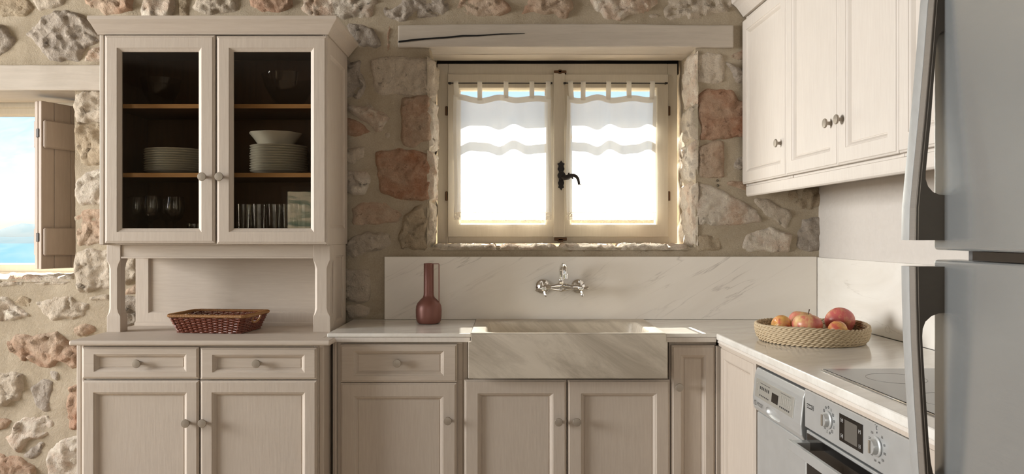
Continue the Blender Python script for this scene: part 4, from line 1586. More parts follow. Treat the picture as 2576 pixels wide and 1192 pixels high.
# oven
uo = .905
wa_o, wb_o = 1.648, wof(2024.5, uo)
ov = thing('oven', 'built-in steel oven with two round dials and a square display', 'oven', (1.2, (wa_o + wb_o) / 2, 0), run=True)
zt_o = H - (978 - CY) * (wb_o + .02) / F
wm = (wa_o + wb_o) / 2
ow = wb_o - wa_o
zpo = zt_o - .108
obj('housing', MB().box(uo + .03, 1.46, wa_o + .01, wb_o - .01, .12, .846), M['rubber'], ov)
obj('control_panel', MB().box(uo, uo + .03, wa_o, wb_o, zpo, zt_o), M['steel'], ov, bevel=.002)
od = obj('door', MB().box(uo + .004, uo + .028, wa_o + .002, wb_o - .002, .27, zpo - .008), M['steel'], ov, bevel=.003)
obj('window_pane', MB().box(uo + .0015, uo + .005, wa_o + .012, wb_o - .012, .275, zpo - .016), M['black_glass'], od)
mb = MB()
hzo = zpo - .050
hu = uo - .052
hb = MB().box(hu, hu + .012, wa_o + .03, wb_o + .0, hzo - .014, hzo + .014)
obj('handle', hb, M['steel'], od, bevel=.0015)
for wv in (wa_o + .05, wb_o - .004):
    obj('handle_bracket', MB().box(hu + .012, uo + .004, wv - .030, wv - .0, hzo - .012, hzo + .012), M['steel'], od, bevel=.001)
zc_o = (zt_o + zpo) / 2
for wq, rz in ((wof(2084.5, uo), 1.2), (wof(2206.5, uo), .0)):
    dial = obj('dial', MB().lathe([(.021, 0), (.0235, .001), (.0235, .004), (.020, .006), (.0185, .006), (.018, .014), (.0165, .017), (0, .0172)], (uo, wq, zc_o + .002), (-1, 0, 0), 32), M['steel'], ov, angle=70)
    obj('dial_grip', MB().box(uo - .021, uo - .015, wq - .0028, wq + .0028, zc_o - .013, zc_o + .017), M['nickel'], dial, bevel=.001)
dpl = obj('display', MB().box(uo - .0012, uo + .003, wof(2171, uo), wof(2112.5, uo), zc_o - .034, zc_o + .036), M['black_glass'], ov)
wl0, wl1 = wof(2171, uo), wof(2112.5, uo)
obj('screen', MB().box(uo - .0016, uo, wl0 + (wl1 - wl0) * .22, wl0 + (wl1 - wl0) * .76, zc_o - .026, zc_o + .027), M['lcd'], dpl)
om = lambda w0_, z0_: (lambda a, b: (uo - .0006, w0_ - a, z0_ + b))
om2 = lambda w0_, z0_: (lambda a, b: (uo - .0019, w0_ - a, z0_ + b))
wk0, wk1 = wl0 + (wl1 - wl0) * .87, wl0 + (wl1 - wl0) * .11
for zz_, tx in ((.022, '[o]'), (-.018, '[o]')):
    text_mesh('symbol', tx, .011, om2(wk0, zc_o + zz_), M['ink_white'], dpl)
for zz_, tx in ((.016, '[+]'), (-.020, '[-]')):
    text_mesh('symbol', tx, .010, om2(wk1, zc_o + zz_), M['ink_white'], dpl)
# the word badge
wbg = wof(2036, uo)
bd = obj('badge', MB().box(uo - .0008, uo + .001, wbg - .020, wbg + .016, zt_o - .050, zt_o - .037), M['ink'], ov)
text_mesh('lettering', 'STEAM', .0105, lambda a, b: (uo - .0012, wbg - .002 - a, zt_o - .0437 + b), M['ink_white'], bd)
mb = MB()
for a, b, c1, d1 in ((0, 0, .008, 0), (0, .013, .008, .013), (.008, 0, .008, .013)):
    mb.tube([(uo - .0006, wbg - .021 - a, zt_o - .050 + b), (uo - .0006, wbg - .021 - c1, zt_o - .050 + d1)], .0005, 4)
mb.tube([(uo - .0006, wbg - .0225, zt_o - .0470), (uo - .0006, wbg - .0265, zt_o - .0440), (uo - .0006, wbg - .0225, zt_o - .0410)], .0005, 4)
obj('badge_outline', mb, M['ink'], ov)
wd2 = wof(2206.5, uo)
for i, tx in enumerate(['50', '80', '100', '120', '140', '160', '180', '200', '220', '250']):
    an = math.radians(50 - i * 31)
    text_mesh('dial_number', tx, .0082, om(wd2 - .036 * math.cos(an), zc_o + .002 + .036 * math.sin(an)), M['ink'], ov)
mb = MB()
pts = [(uo - .0006, wd2 - .004 * math.cos(q) , zc_o + .046 + .005 * math.sin(q)) for q in [math.radians(60 + 40 * i) for i in range(7)]]
mb.tube(pts, .0006, 4)
mb.tube([(uo - .0006, wd2 + .008, zc_o + .052), (uo - .0006, wd2 + .0081, zc_o + .0505)], .0008, 4)
mb.box(uo - .0012, uo, wd2 - .0007, wd2 + .0007, zc_o + .033, zc_o + .037)
obj('degree_mark', mb, M['ink'], ov)
wd1 = wof(2084.5, uo)
for i in range(13):
    an = math.radians(90 - i * 27.7)
    pw_, pz_ = wd1 - .034 * math.cos(an), zc_o + .002 + .034 * math.sin(an)
    mb = MB()
    q = .0035
    if i % 3 == 0:
        mb.tube([(uo - .0006, pw_ + q * math.cos(k * 1.257), pz_ + q * math.sin(k * 1.257)) for k in range(5)], .0005, 4, closed=True)
    elif i % 3 == 1:
        for l in (-.003, 0, .003):
            mb.tube([(uo - .0006, pw_ - .0035, pz_ + l), (uo - .0006, pw_ + .0035, pz_ + l)], .0004, 4)
    else:
        mb.tube([(uo - .0006, pw_ - q, pz_ - q), (uo - .0006, pw_ + q, pz_ - q), (uo - .0006, pw_ + q, pz_ + q), (uo - .0006, pw_ - q, pz_ + q)], .0005, 4, closed=True)
    obj('dial_symbol', mb, M['ink'], ov)

fl = thing('filler_cabinet', 'narrow painted filler cabinet between oven and fridge', 'cabinet', (1.2, 1.57, 0), run=True)
obj('panel', MB().box(UK - .015, 1.48, 1.486, 1.644, .02, .848), M['paint'], fl, bevel=.003)
kp = thing('plinth', 'painted toe board under the oven and dishwasher', 'plinth', (1.0, 2.2, 0), run=True)
obj('board', MB().box(UK + .08, UK + .10, 1.49, 2.65, 0, .018), M['paint'], kp)

# hob let into the worktop
hb_ = thing('hob', 'black glass hob with thin steel edge in the worktop', 'hob', (1.22, 1.95, CT_), run=True)
hu0, hw1 = .962, 2.238
obj('frame', MB().box(hu0, 1.46, 1.66, hw1, CT_ + .0003, CT_ + .0035), M['chrome'], hb_, bevel=.001)
obj('glass', MB().box(hu0 + .004, 1.456, 1.664, hw1 - .004, CT_ + .0015, CT_ + .0048), M['black_glass'], hb_, bevel=.001)
for a, b, r_ in ((1.10, 1.80, .09), (1.10, 2.08, .075), (1.33, 1.80, .075), (1.33, 2.08, .10)):
    obj('ring_mark', MB().lathe([(r_, 0), (r_ + .0015, 0), (r_ + .0015, .0002), (r_, .0002), (r_, 0)], (a, b, CT_ + .0049), (0, 0, 1), 40, cap=False), M['lcd'], hb_)

# ------------------------------------------------------------------ wall cabinets on the side wall
UW = 1.165 + .02
uwf = 1.165
wzb = H + (590 - 463) * 3.58 / F
wzt = 2.285
cuts = [3.575, wof(1976.5, uwf), wof(2106.5, uwf), wof(2257, uwf), 1.86]


def wcab(name_label, w0, w1, doors):
    t = thing('wall_cabinet', name_label, 'cabinet', (1.35, (w0 + w1) / 2, wzb - .01), run=True, group=None)
    mb = MB()
    b0, b1 = w0 + .001, w1 - .001
    mb.box(UW, 1.528, b0, b0 + .018, wzb - .01, wzt + .02).box(UW, 1.528, b1 - .018, b1, wzb - .01, wzt + .02).box(UW + .004, 1.528, b0 + .018, b1 - .018, wzb - .01, wzb + .008)
    mb.box(UW, 1.528, b0 + .018, b1 - .018, wzt, wzt + .018).box(1.515, 1.528, b0 + .018, b1 - .018, wzb + .008, wzt)
    obj('carcass', mb, M['paint_lite'], t, bevel=.002)
    for a, b, kw in doors:
        d = panel_front('door', a + .002, b - .002, wzb, wzt, Mrun(UW), t, .056, t=.020, mat='paint_lite')
        if kw:
            knob((uwf, kw[0], kw[1]), (-1, 0, 0), d)
    return t


kzw = lambda py, w: H + (590 - py) * (w + .025) / F
w_k1, w_k2, w_k3 = wof(1964, uwf), wof(2090, uwf), wof(2119, uwf)
wcab('cream wall cabinet with one knobbed door against the stone wall', cuts[1], cuts[0], [(cuts[1], cuts[0], (w_k1, kzw(360, w_k1)))])
wcab('cream two door wall cabinet whose two knobs sit side by side', cuts[3], cuts[1], [(cuts[2], cuts[1], (w_k2, kzw(310, w_k2))), (cuts[3], cuts[2], (w_k3, kzw(300, w_k3)))])
wcab('cream wall cabinet partly hidden behind the fridge handle', cuts[4], cuts[3], [(cuts[4], cuts[3], None)])
vl = thing('light_rail', 'cream valance board running under the wall cabinets', 'valance', (1.2, 2.7, wzb - .06), run=True)
zv = H + (590 - 494) * 3.56 / F
obj('rail', MB().sweep([(0, 0), (.006, .001), (.011, .006), (.012, .014), (.012, wzb - .012 - zv), (0, wzb - .012 - zv)], (UW + .005, cuts[4], zv), (UW + .005, cuts[0] - .02, zv), (-1, 0, 0), (0, 0, 1)), M['paint_lite'], vl, bevel=.001)
cn = thing('cornice_moulding', 'cream stepped cornice crowning the wall cabinets', 'moulding', (1.2, 2.7, wzt), run=True)
prof = [(-.02, .004), (.0, .004), (.004, .010), (.008, .016), (.030, .046), (.045, .060), (.052, .064), (.055, .070), (.055, .088), (-.02, .088)]
obj('moulding', MB().sweep(prof, (UW - .012, cuts[4], wzt + .018), (UW - .012, cuts[0] + .006, wzt + .018), (-1, 0, 0), (0, 0, 1)), M['paint_lite'], cn, bevel=.001)

# ------------------------------------------------------------------ fridge
UF = .835
wfd = wof(2348, UF)
fr_ = thing('fridge', 'tall brushed steel fridge with two long sculpted handles', 'fridge', (1.15, 1.05, 0), run=True)
zg1, zg0 = H - (629 - CY) * wfd / F, H - (653 - CY) * wfd / F
obj('body', MB().box(UF + .062, 1.50, .70, wfd - .006, .03, 1.86), M['rubber'], fr_, bevel=.004)
du = obj('door', MB().box(UF, UF + .055, .70, wfd, zg1, 1.86), M['steel_fridge'], fr_, bevel=.006, seg=3)
dl = obj('door', MB().box(UF, UF + .055, .70, wfd, .06, zg0), M['steel_fridge'], fr_, bevel=.006, seg=3)
obj('gap_strip', MB().box(UF + .012, UF + .062, .70, wfd - .10, zg0 + .001, zg1 - .001), M['steel_side'], fr_)
for wq in (.75, wfd - .05):
    obj('foot', MB().lathe([(.02, 0), (.02, .03)], (UF + .10, wq, 0), (0, 0, 1), 14), M['rubber'], fr_)


def fridge_handle(door, flip, zj, outer, inner):
    """profile in (distance from door p, height z); zj is the end by the door gap, flip=+1 runs upwards"""
    wA = wof(2376, UF)
    wB = wA + .047
    prof = outer + inner
    n = len(prof)
    pts = [Vector(p) for p in prof]
    v2, _, f2, *_ = delaunay_2d_cdt(pts, [(i, (i + 1) % n) for i in range(n)], [], 1, 1e-7)
    P = lambda p, w: (UF - p[0] + .0005, w, zj + flip * p[1])
    mb = MB()
    for w in (wA, wB):
        mb.add([P(p, w) for p in v2], [tuple(f) for f in f2])
    a, b = [P(p, wA) for p in prof], [P(p, wB) for p in prof]
    mb.add(a + b, [(i, (i + 1) % n, n + (i + 1) % n, n + i) for i in range(n)], True)
    h = obj('handle', mb, M['steel_side'], door)
    # brushed outer cap and the polished chamfer strip
    cp = outer[1:]
    mb = MB()
    vs, fs = [], []
    for a, b in cp:
        vs += [P((a - .001, b), wA + .017), P((a + .0035, b), wA + .0185), P((a + .0050, b), (wA + wB) / 2 + .010), P((a + .0035, b), wB - .002), P((a - .001, b), wB)]
    for i in range(len(cp) - 1):
        for k in range(4):
            q = i * 5 + k
            fs.append((q, q + 1, q + 6, q + 5))
    fs += [(0, 1, 2, 3, 4), tuple(range(len(cp) * 5 - 5, len(cp) * 5))]
    mb.add(vs, fs, True)
    obj('handle_cap', mb, M['steel'], h, angle=60)
    mb = MB()
    vs, fs = [], []
    for a, b in cp:
        vs += [P((a - .004, b), wA - .0006), P((a + .001, b), wA + .003), P((a + .0030, b), wA + .017), P((a - .001, b), wA + .016)]
    for i in range(len(cp) - 1):
        for k in range(4):
            q = i * 4 + k
            fs.append((q, i * 4 + (k + 1) % 4, i * 4 + (k + 1) % 4 + 4, q + 4))
    fs += [(0, 1, 2, 3), tuple(range(len(cp) * 4 - 4, len(cp) * 4))]
    mb.add(vs, fs)
    obj('polished_edge', mb, M['steel_dark'], h)


ho = [(0, 0), (.0535, 0), (.0525, .06), (.047, .12), (.036, .23), (.026, .34), (.018, .44), (.008, .54), (0, .60)]
hi = [(0, .385), (.006, .384), (.012, .376), (.0155, .36), (.020, .30), (.026, .22), (.033, .15), (.0355, .125), (.0355, .112), (.031, .099), (.022, .089), (.010, .084), (0, .083)]
lo_ = [(0, 0), (.0535, 0), (.0525, .06), (.050, .14), (.044, .25), (.036, .37), (.029, .47), (.014, .56), (0, .61)]
li = [(0, .392), (.012, .391), (.022, .380), (.026, .36), (.030, .32), (.036, .23), (.041, .15), (.0420, .128), (.041, .114), (.036, .101), (.025, .091), (.012, .086), (0, .085)]
fridge_handle(du, 1, H - (604 - CY) * 1.46 / F, ho, hi)
fridge_handle(dl, -1, H - (669 - CY) * 1.46 / F, lo_, li)

# ------------------------------------------------------------------ wall tap over the sink
tp = thing('tap', 'chrome wall mounted mixer tap with two cross handles and arched spout', 'tap', (X(1412, YS), YS, Z(722, YS)))
q = lambda px, py, d: (X(px, YS - d), YS - d, Z(py, YS - d))
for px, py in ((1365, 720.5), (1454.5, 720)):
    o = q(px, py, 0)
    obj('rosette', MB().lathe([(.034, 0), (.035, .004), (.030, .011), (.020, .017), (.013, .022), (.011, .040), (.011, .046)], o, (0, -1, 0), 32), M['chrome'], tp)
yb = .052
mb = MB()
bp = [(1366, 721), (1376, 721), (1390, 720.5), (1400, 718.5), (1412, 717.5), (1424, 718.5), (1435, 720.5), (1446, 721), (1456, 721)]
mb.tube([q(a, b, yb) for a, b in bp], [.011, .0095, .009, .011, .015, .011, .009, .0095, .011], 14)
bp = [(1372, 726), (1388, 726), (1400, 728), (1412, 729.5), (1424, 728), (1436, 726), (1450, 726)]
mb.tube([q(a, b, yb + .012) for a, b in bp], [.005, .0055, .007, .0085, .007, .0055, .005], 12)
obj('body', mb, M['chrome'], tp)
mb = MB()
pc = Vector(q(1412, 717, yb))
xo = (X(1419.5, YS - .16) - X(1410.5, YS - yb))
# swan neck: up from the body, over and down towards the room
sp = []
for i in range(17):
    a = PI * i / 16
    sp.append((pc.x + .0 + (.006) * (1 - math.cos(a)) / 2 * 2, pc.y - .042 * (1 - math.cos(a)), pc.z + .066 + .026 * math.sin(a)))
sp = [(pc.x, pc.y, pc.z + .004), (pc.x, pc.y, pc.z + .03)] + sp + [(pc.x + .0125, pc.y - .085, pc.z + .052)]
mb.tube(sp, [.0105] * 2 + [.0095] * (len(sp) - 2), 14)
mb.lathe([(.015, 0), (.016, .006), (.0125, .012), (.0125, .02), (.0095, .024)], (pc.x, pc.y, pc.z + .008), (0, 0, 1), 20)
obj('spout', mb, M['chrome'], tp)
obj('aerator', MB().lathe([(.0105, 0), (.0125, .001), (.0125, .020), (.010, .022)], (pc.x + .0125, pc.y - .085, pc.z + .034), (0, 0, 1), 20), M['chrome'], tp)
for px, py, a0 in ((1367, 726, 12), (1461.5, 725, 4)):
    c0 = Vector(q(px, py, yb + .030))
    mb = MB()
    mb.lathe([(.010, .035), (.0115, .012), (.0135, .008), (.0135, -.003), (.011, -.0055), (.0085, -.0065), (0, -.0065)], c0, (0, 1, 0), 20)
    for i in range(4):
        an = math.radians(a0 + 90 * i + (6 if i % 2 else 0))
        dx, dz = math.cos(an), math.sin(an)
        L = .039
        mb.tube([c0 + Vector((dx * t, 0, dz * t)) for t in (.009, .018, .027, .034, .038)], [.0044, .0056, .0070, .0068, .0025], 10)
    h = obj('cross_handle', mb, M['chrome'], tp)
    obj('index_disc', MB().lathe([(.0068, 0), (.0068, .001), (0, .0014)], c0 + Vector((0, -.0064, 0)), (0, -1, 0), 18), M['porcelain'], h)
    mk = MB().tube([c0 + Vector((x * .9, -.0080, z * .9)) for x, z in ((-.003, -.001), (-.001, .0015), (.001, -.0015), (.003, .001))], .0006, 5)
    obj('index_mark', mk, M['ink'], h)

# ------------------------------------------------------------------ vase
vy = 3.45
vs_ = thing('vase', 'matt brown-red bottle vase with a thin strap handle', 'vase', (X(1078.5, vy), vy, CT_))
m = NT('terracotta_metal')
m.set(Base_Color=srgb(124, 80, 70), Roughness=.42, Metallic=.25)
zv_ = lambda p: Z(p, vy)
vb = .9
rr_ = lambda p: p * vy / F
prof = [(0, .001), (rr_(22), .0005), (rr_(27), .003), (rr_(30.5), .013), (rr_(32), .030), (rr_(32.5), .060), (rr_(31.5), .078), (rr_(28), .092), (rr_(21), .106), (rr_(15), .116), (rr_(13), .126), (rr_(12.5), .14), (rr_(12.5), .266), (rr_(12), .2675), (rr_(11), .266), (rr_(11), .12), (0, .118)]
obj('bottle', MB().lathe(prof, (X(1078.5, vy), vy, vb), (0, 0, 1), 48), m.m, vs_)
hx0, hx1 = X(1090, vy), X(1104.5, vy)
mb = MB()
w_ = .011
path = [(hx0 - .004, vb + .2655), (hx1 - .002, vb + .2655), (hx1, vb + .2635), (hx1, vb + .087), (hx1 - .006, vb + .083)]
vs, fs = [], []
for i, (a, b) in enumerate(path):
    for dx, dy in ((-.0014, -w_), (-.0014, w_), (.0014, w_), (.0014, -w_)):
        ox_, oz_ = (dx, 0) if i in (2, 3) else (0, dx)
        vs.append((a + ox_, vy + dy, vb - vb + b + oz_))
for i in range(len(path) - 1):
    for k in range(4):
        fs.append((i * 4 + k, i * 4 + (k + 1) % 4, i * 4 + 4 + (k + 1) % 4, i * 4 + 4 + k))
fs += [(0, 1, 2, 3), (16, 17, 18, 19)]
mb.add(vs, fs)
obj('strap_handle', mb, m.m, vs_)

# ------------------------------------------------------------------ wicker basket on the dresser
wk = thing('wicker_basket', 'dark red-brown rectangular wicker basket with tan wrapped rim', 'basket', (-1.232, 3.305, hz + .0005), rot=math.radians(-6))
BASE[wk.name] = (0, 0, 0)
m = NT('willow')
n = m.noise(m.coord((1, 1, 1)), 60, 3)
m.set(Base_Color=m.mix(n, srgb(92, 44, 30), srgb(126, 68, 46)), Roughness=.38)
willow = m.m
m = NT('rattan')
n = m.noise(m.coord((1, 1, 1)), 50, 3)
m.set(Base_Color=m.mix(n, srgb(150, 108, 66), srgb(182, 138, 90)), Roughness=.4)
rattan = m.m
bh = .074
BB, BT = (.140, .096), (.168, .122)     # half sizes at base and rim


def per(t, z, off=0.0):
    """point on the rounded rectangle at height z, t in 0..1 round it"""
    k = z / bh
    hx, hy = BB[0] + (BT[0] - BB[0]) * k + off, BB[1] + (BT[1] - BB[1]) * k + off
    r = .022
    sx_, sy_ = 2 * (hx - r), 2 * (hy - r)
    arc = .5 * PI * r
    L = 2 * sx_ + 2 * sy_ + 4 * arc
    d = (t % 1) * L
    for (length, kind, x, y, a) in ((sx_, 0, -hx + r, -hy, 0), (arc, 1, hx - r, -hy + r, -.5 * PI), (sy_, 0, hx, -hy + r, .5 * PI), (arc, 1, hx - r, hy - r, 0),
                                    (sx_, 0, hx - r, hy, PI), (arc, 1, -hx + r, hy - r, .5 * PI), (sy_, 0, -hx, hy - r, 1.5 * PI), (arc, 1, -hx + r, -hy + r, PI)):
        if d <= length:
            if kind == 0:
                return Vector((x + d * math.cos(a), y + d * math.sin(a), z))
            an = a + d / r
            return Vector((x + r * math.cos(an), y + r * math.sin(an), z))
        d -= length
    return Vector((-hx + r, -hy, z))


NST = 44
mb = MB()
rows = 13
for rw in range(rows):
    z = .0035 + rw * (bh - .009) / (rows - 1)
    pts = []
    for i in range(NST * 5):
        t = i / (NST * 5)
        # leave the grip hole on the short side open near the rim
        pts.append(per(t, z + .0006 * math.sin(i * 1.7 + rw), .0032 * math.sin(t * NST * PI + rw * PI)))
    gap = rw >= rows - 6
    if gap:
        # the grip opening is in the middle of the short sides
        runs, cur = [], []
        for p in pts:
            if abs(p.y) < .036 and abs(p.x) > .12:
                if len(cur) > 1:
                    runs.append(cur)
                cur = []
            else:
                cur.append(p)
        if len(cur) > 1:
            runs.append(cur)
        for r_ in runs:
            mb.tube(r_, .0026, 6)
    else:
        mb.tube(pts, .0026, 6, closed=True)
weave = obj('weave', mb, willow, wk)
weave['kind'] = 'stuff'
mb = MB()
for i in range(NST):
    t = (i + .5) / NST
    a, b = per(t, .003), per(t, bh - .004)
    if abs(b.y) < .034 and abs(b.x) > .12:
        b = per(t, bh * .52)
    mb.tube([a, b], .0022, 5)
st_ = obj('stakes', mb, willow, wk)
st_['kind'] = 'stuff'
obj('base', MB().box(-BB[0], BB[0], -BB[1], BB[1], .001, .005), willow, wk)
rim = [per(i / 160, bh - .001, .001) for i in range(160)]
obj('rim', MB().tube(rim, .0062, 8, closed=True), rattan, wk)
mb = MB()
nt = 300
pts = []
for i in range(nt * 6):
    t = i / (nt * 6)
    c0 = per(t, bh - .001, .001)
    c1 = per(t + .002, bh - .001, .001)
    d = (c1 - c0).normalized()
    s_ = Vector((0, 0, 1))
    e = d.cross(s_)
    an = 2 * PI * i / 6
    pts.append(c0 + (s_ * math.cos(an) + e * math.sin(an)) * .0064)
mb.tube(pts, .0014, 4, closed=True)
wr = obj('rim_wrapping', mb, rattan, wk)
wr['kind'] = 'stuff'
for sg in (1, -1):
    mb = MB()
    lp = [Vector((sg * (BB[0] + (BT[0] - BB[0]) * z / bh + .001), y, z)) for y, z in ((-.036, bh - .004), (-.036, .056), (-.030, .044), (-.018, .039), (0, .037), (.018, .039), (.030, .044), (.036, .056), (.036, bh - .004))]
    mb.tube(lp, .0042, 8)
    obj('grip_loop', mb, rattan, wk)

# ------------------------------------------------------------------ fruit basket
fbx, fby = X(2041, 2.88), 2.88
fb = thing('fruit_basket', 'round shallow seagrass basket holding five fruits', 'basket', (fbx, fby, CT_ + .0005))
m = NT('seagrass')
n = m.noise(m.coord(), 90, 4, .7)
m.set(Base_Color=m.mix(n, srgb(164, 142, 112), srgb(214, 196, 164)), Roughness=.75)
seagrass = m.m
m = NT('seagrass_inside')
prof_r = [.181, .189, .193, .195, .196, .195]
for rw in range(6):
    R0 = prof_r[rw]
    z0 = .008 + rw * .0104
    mb = MB()
    for sdx in range(3):
        pts, rs = [], []
        ntw = 62
        for i in range(ntw * 7):
            t = 2 * PI * i / (ntw * 7)
            a = t * ntw / 3 * (1 if rw % 2 else 1) + sdx * 2 * PI / 3 + rw
            rr2 = .0040
            wv = .003 * math.sin(t * 3 + 1) * (rw / 5) + .0025 * math.sin(2 * t + .4) * (rw / 5)
            Rr = R0 + rr2 * math.cos(a)
            pts.append((fbx + Rr * math.cos(t), fby + Rr * math.sin(t), CT_ + z0 + rr2 * math.sin(a) + wv))
        mb.tube(pts, .0040, 5, closed=True, flat=1.0)
    co = obj('coil', mb, seagrass, fb, recalc=False)
mb = MB()
mb.lathe([(0, .002), (.170, .002), (.182, .006), (.182, .010), (.170, .008), (0, .008)], (fbx, fby, CT_), (0, 0, 1), 48)
for j in range(14):
    Rr = .012 + j * .0122
    mb.tube([(fbx + Rr * math.cos(2 * PI * i / 48), fby + Rr * math.sin(2 * PI * i / 48), CT_ + .009 + .0012 * (i % 2)) for i in range(48)], .0058, 5, closed=True)
obj('base', mb, seagrass, fb)


def fruit_mat(name, red, yel, edge0, edge1, axis_grad):
    m = NT(name)
    v = m.coord()
    n = m.noise(v, 14, 4, .6, .3)
    st = m.noise(m.coord((55, 55, 6)), 1.6, 3, .6)
    k = m.math('ADD', m.math('MULTIPLY', n, .75), m.math('MULTIPLY', st, .35))
    col = m.mix(m.ramp(k, [(edge0, GREY(0)), (edge1, GREY(1))]), srgb(*yel), srgb(*red))
    sp_ = m.noise(v, 260, 2)
    col = m.mix(m.ramp(sp_, [(.66, GREY(0)), (.74, GREY(.35))]), col, srgb(232, 206, 160))
    m.set(Base_Color=col, Roughness=.34)
    return m.m


M['apple'] = fruit_mat('apple_skin', (204, 108, 98), (226, 204, 136), .40, .62, 0)
M['apple2'] = fruit_mat('apple_skin_red', (202, 102, 98), (224, 192, 136), .36, .58, 0)
M['nectarine'] = fruit_mat('nectarine_skin', (194, 96, 78), (236, 190, 104), .47, .66, 0)
M['stem'] = plain('stem_brown', (74, 56, 38), .8)


def apple(name, label, loc, r, h, mat, tilt=(0, 0, 0), stem=True, seed=0, group=None):
    t = thing(name, label, 'fruit', loc, group=group)
    t.rotation_euler = tilt
    BASE[t.name] = (0, 0, 0)
    pf = []
    n = 22
    for i in range(n + 1):
        a = -PI / 2 + PI * i / n
        rr2 = r * math.cos(a) ** .82 if i not in (0, n) else 0
        z = h / 2 * math.sin(a)
        d = rr2 / r
        z -= h * .17 * math.exp(-(d / .30) ** 2) * (1 if z > 0 else -.85)
        if z < 0:
            rr2 *= .93 + .07 * (1 + z / (h / 2))
        pf.append((rr2, z))
    obj('flesh', MB().lathe(pf, (0, 0, 0), (0, 0, 1), 36, wob=lambda a, j: 1 + .018 * math.cos(5 * a + seed) * (1 - j / n) + .012 * math.sin(2 * a + seed)), mat, t)
    if stem:
        obj('stem', MB().tube([(0, 0, h * .28), (.001, 0, h * .46), (.005, .001, h * .70)], [.0014, .0012, .0020], 7), M['stem'], t)
    obj('calyx', MB().lathe([(.010, -h * .35), (.006, -h * .37), (.0085, -h * .42), (.003, -h * .385), (0, -h * .38)], (0, 0, 0), (0, 0, 1), 10), M['stem'], t)
    return t


def peach(name, label, loc, r, mat, rot, seed=0):
    t = thing(name, label, 'fruit', loc)
    t.rotation_euler = rot
    BASE[t.name] = (0, 0, 0)
    vs, fs = [], []
    nu, nv = 40, 24
    for j in range(nv + 1):
        th = PI * j / nv
        for i in range(nu):
            ph = 2 * PI * i / nu
            cle = 1 - .13 * math.exp(-((((ph + PI) % (2 * PI)) - PI) / .24) ** 2) * math.sin(th) ** .5 * (1 if th < 2.4 else .4)
            d = r * cle
            z = r * math.cos(th) * .98
            if j < nv / 2:
                z -= r * .30 * math.exp(-(math.sin(th) / .26) ** 2)
            vs.append((d * math.sin(th) * math.cos(ph), d * math.sin(th) * math.sin(ph), z))
    for j in range(nv):
        for i in range(nu):
            k = (i + 1) % nu
            fs.append((j * nu + i, j * nu + k, (j + 1) * nu + k, (j + 1) * nu + i))
    mb = MB()
    mb.add(vs, fs, True)
    obj('flesh', mb, mat, t)
    return t


fz0 = CT_ + .0190
apple('apple', 'red and yellow apple standing upright with its stalk showing', (X(2031, 2.86), 2.86, fz0 + .041), .054, .086, M['apple'], (math.radians(-8), math.radians(6), 0), True, 1)
apple('apple', 'apple half hidden behind the upright one', (X(2017, 2.965), 2.965, fz0 + .042), .050, .086, M['apple'], (math.radians(10), 0, 2.0), False, 3)
apple('apple', 'largest red apple lying with its blossom end turned outward', (X(2113, 2.915), 2.915, fz0 + .050), .054, .088, M['apple2'], (math.radians(-68), math.radians(12), 0), False, 5)
peach('nectarine', 'yellow and red nectarine with deep cleft beside the upright apple', (X(1966, 2.91), 2.91, fz0 + .036), .038, M['nectarine'], (math.radians(58), math.radians(-30), math.radians(-50)))
peach('nectarine', 'small nectarine before the largest red apple', (X(2107, 2.80), 2.80, fz0 + .031), .034, M['nectarine'], (math.radians(60), math.radians(150), math.radians(20)))

# ------------------------------------------------------------------ crockery and glasses in the dresser
def scallop(a, j):
    return 1 + (.012 * math.cos(a * 12) if j >= 3 else 0)


def plate_mb(r):
    pf = [(0, .0), (r * .58, 0), (r * .62, .002), (r * .66, .004), (r * .97, .0155), (r, .018), (r * .985, .0195), (r * .95, .0180), (r * .66, .0075), (r * .60, .0045), (0, .004)]
    return MB().lathe(pf, (0, 0, 0), (0, 0, 1), 60, wob=lambda a, j: 1 + (.010 * math.cos(a * 12) if 4 <= j <= 7 else 0))


pr = [None]


ORD = ['', 'second', 'third', 'fourth', 'fifth', 'sixth', 'seventh', 'eighth', 'ninth', 'tenth']


def plates(px, y, z0, r, n, group, wording, dz):
    first = None
    for i in range(n):
        lab = wording[0] if i == 0 else (wording[1] if i == n - 1 else wording[2] % ORD[i])
        t = thing('plate', lab, 'plate', (X(px, y) + .001 * math.sin(i * 5), y + .001 * math.cos(i * 3), z0 + i * dz + .0005), group=group)
        if first is None:
            BASE[t.name] = (0, 0, 0)
            first = obj('dish', plate_mb(r), M['porcelain'], t)
        else:
            o = first.copy()
            COL.objects.link(o)
            o.parent = t
        t.rotation_euler = (0, 0, i * .21)


plates(443, 3.405, SH2, .130, 10, 'stack of plates without a bowl', ('white scalloped plate lowest in the stack without a bowl', 'white scalloped plate topmost in the stack without a bowl', 'white scalloped plate %s from the bottom of the stack without a bowl'), .0102)
plates(702, 3.405, SH2, .124, 11, 'stack of plates under the bowl', ('white scalloped plate lowest in the stack under the bowl', 'white scalloped plate directly beneath the white bowl', 'white scalloped plate %s from the bottom of the stack under the bowl'), .0108)
bz = SH2 + 10 * .0108 + .021
bo = thing('bowl', 'white scalloped serving bowl resting on the taller plate stack', 'bowl', (X(694, 3.405), 3.405, bz))
BASE[bo.name] = (0, 0, 0)
pf = [(0, 0), (.070, 0), (.074, .004), (.092, .030), (.110, .052), (.113, .056), (.108, .054), (.088, .032), (.068, .008), (0, .006)]
obj('vessel', MB().lathe(pf, (0, 0, 0), (0, 0, 1), 60, wob=lambda a, j: 1 + (.02 * math.cos(a * 8) if 4 <= j <= 6 else 0)), M['porcelain'], bo)

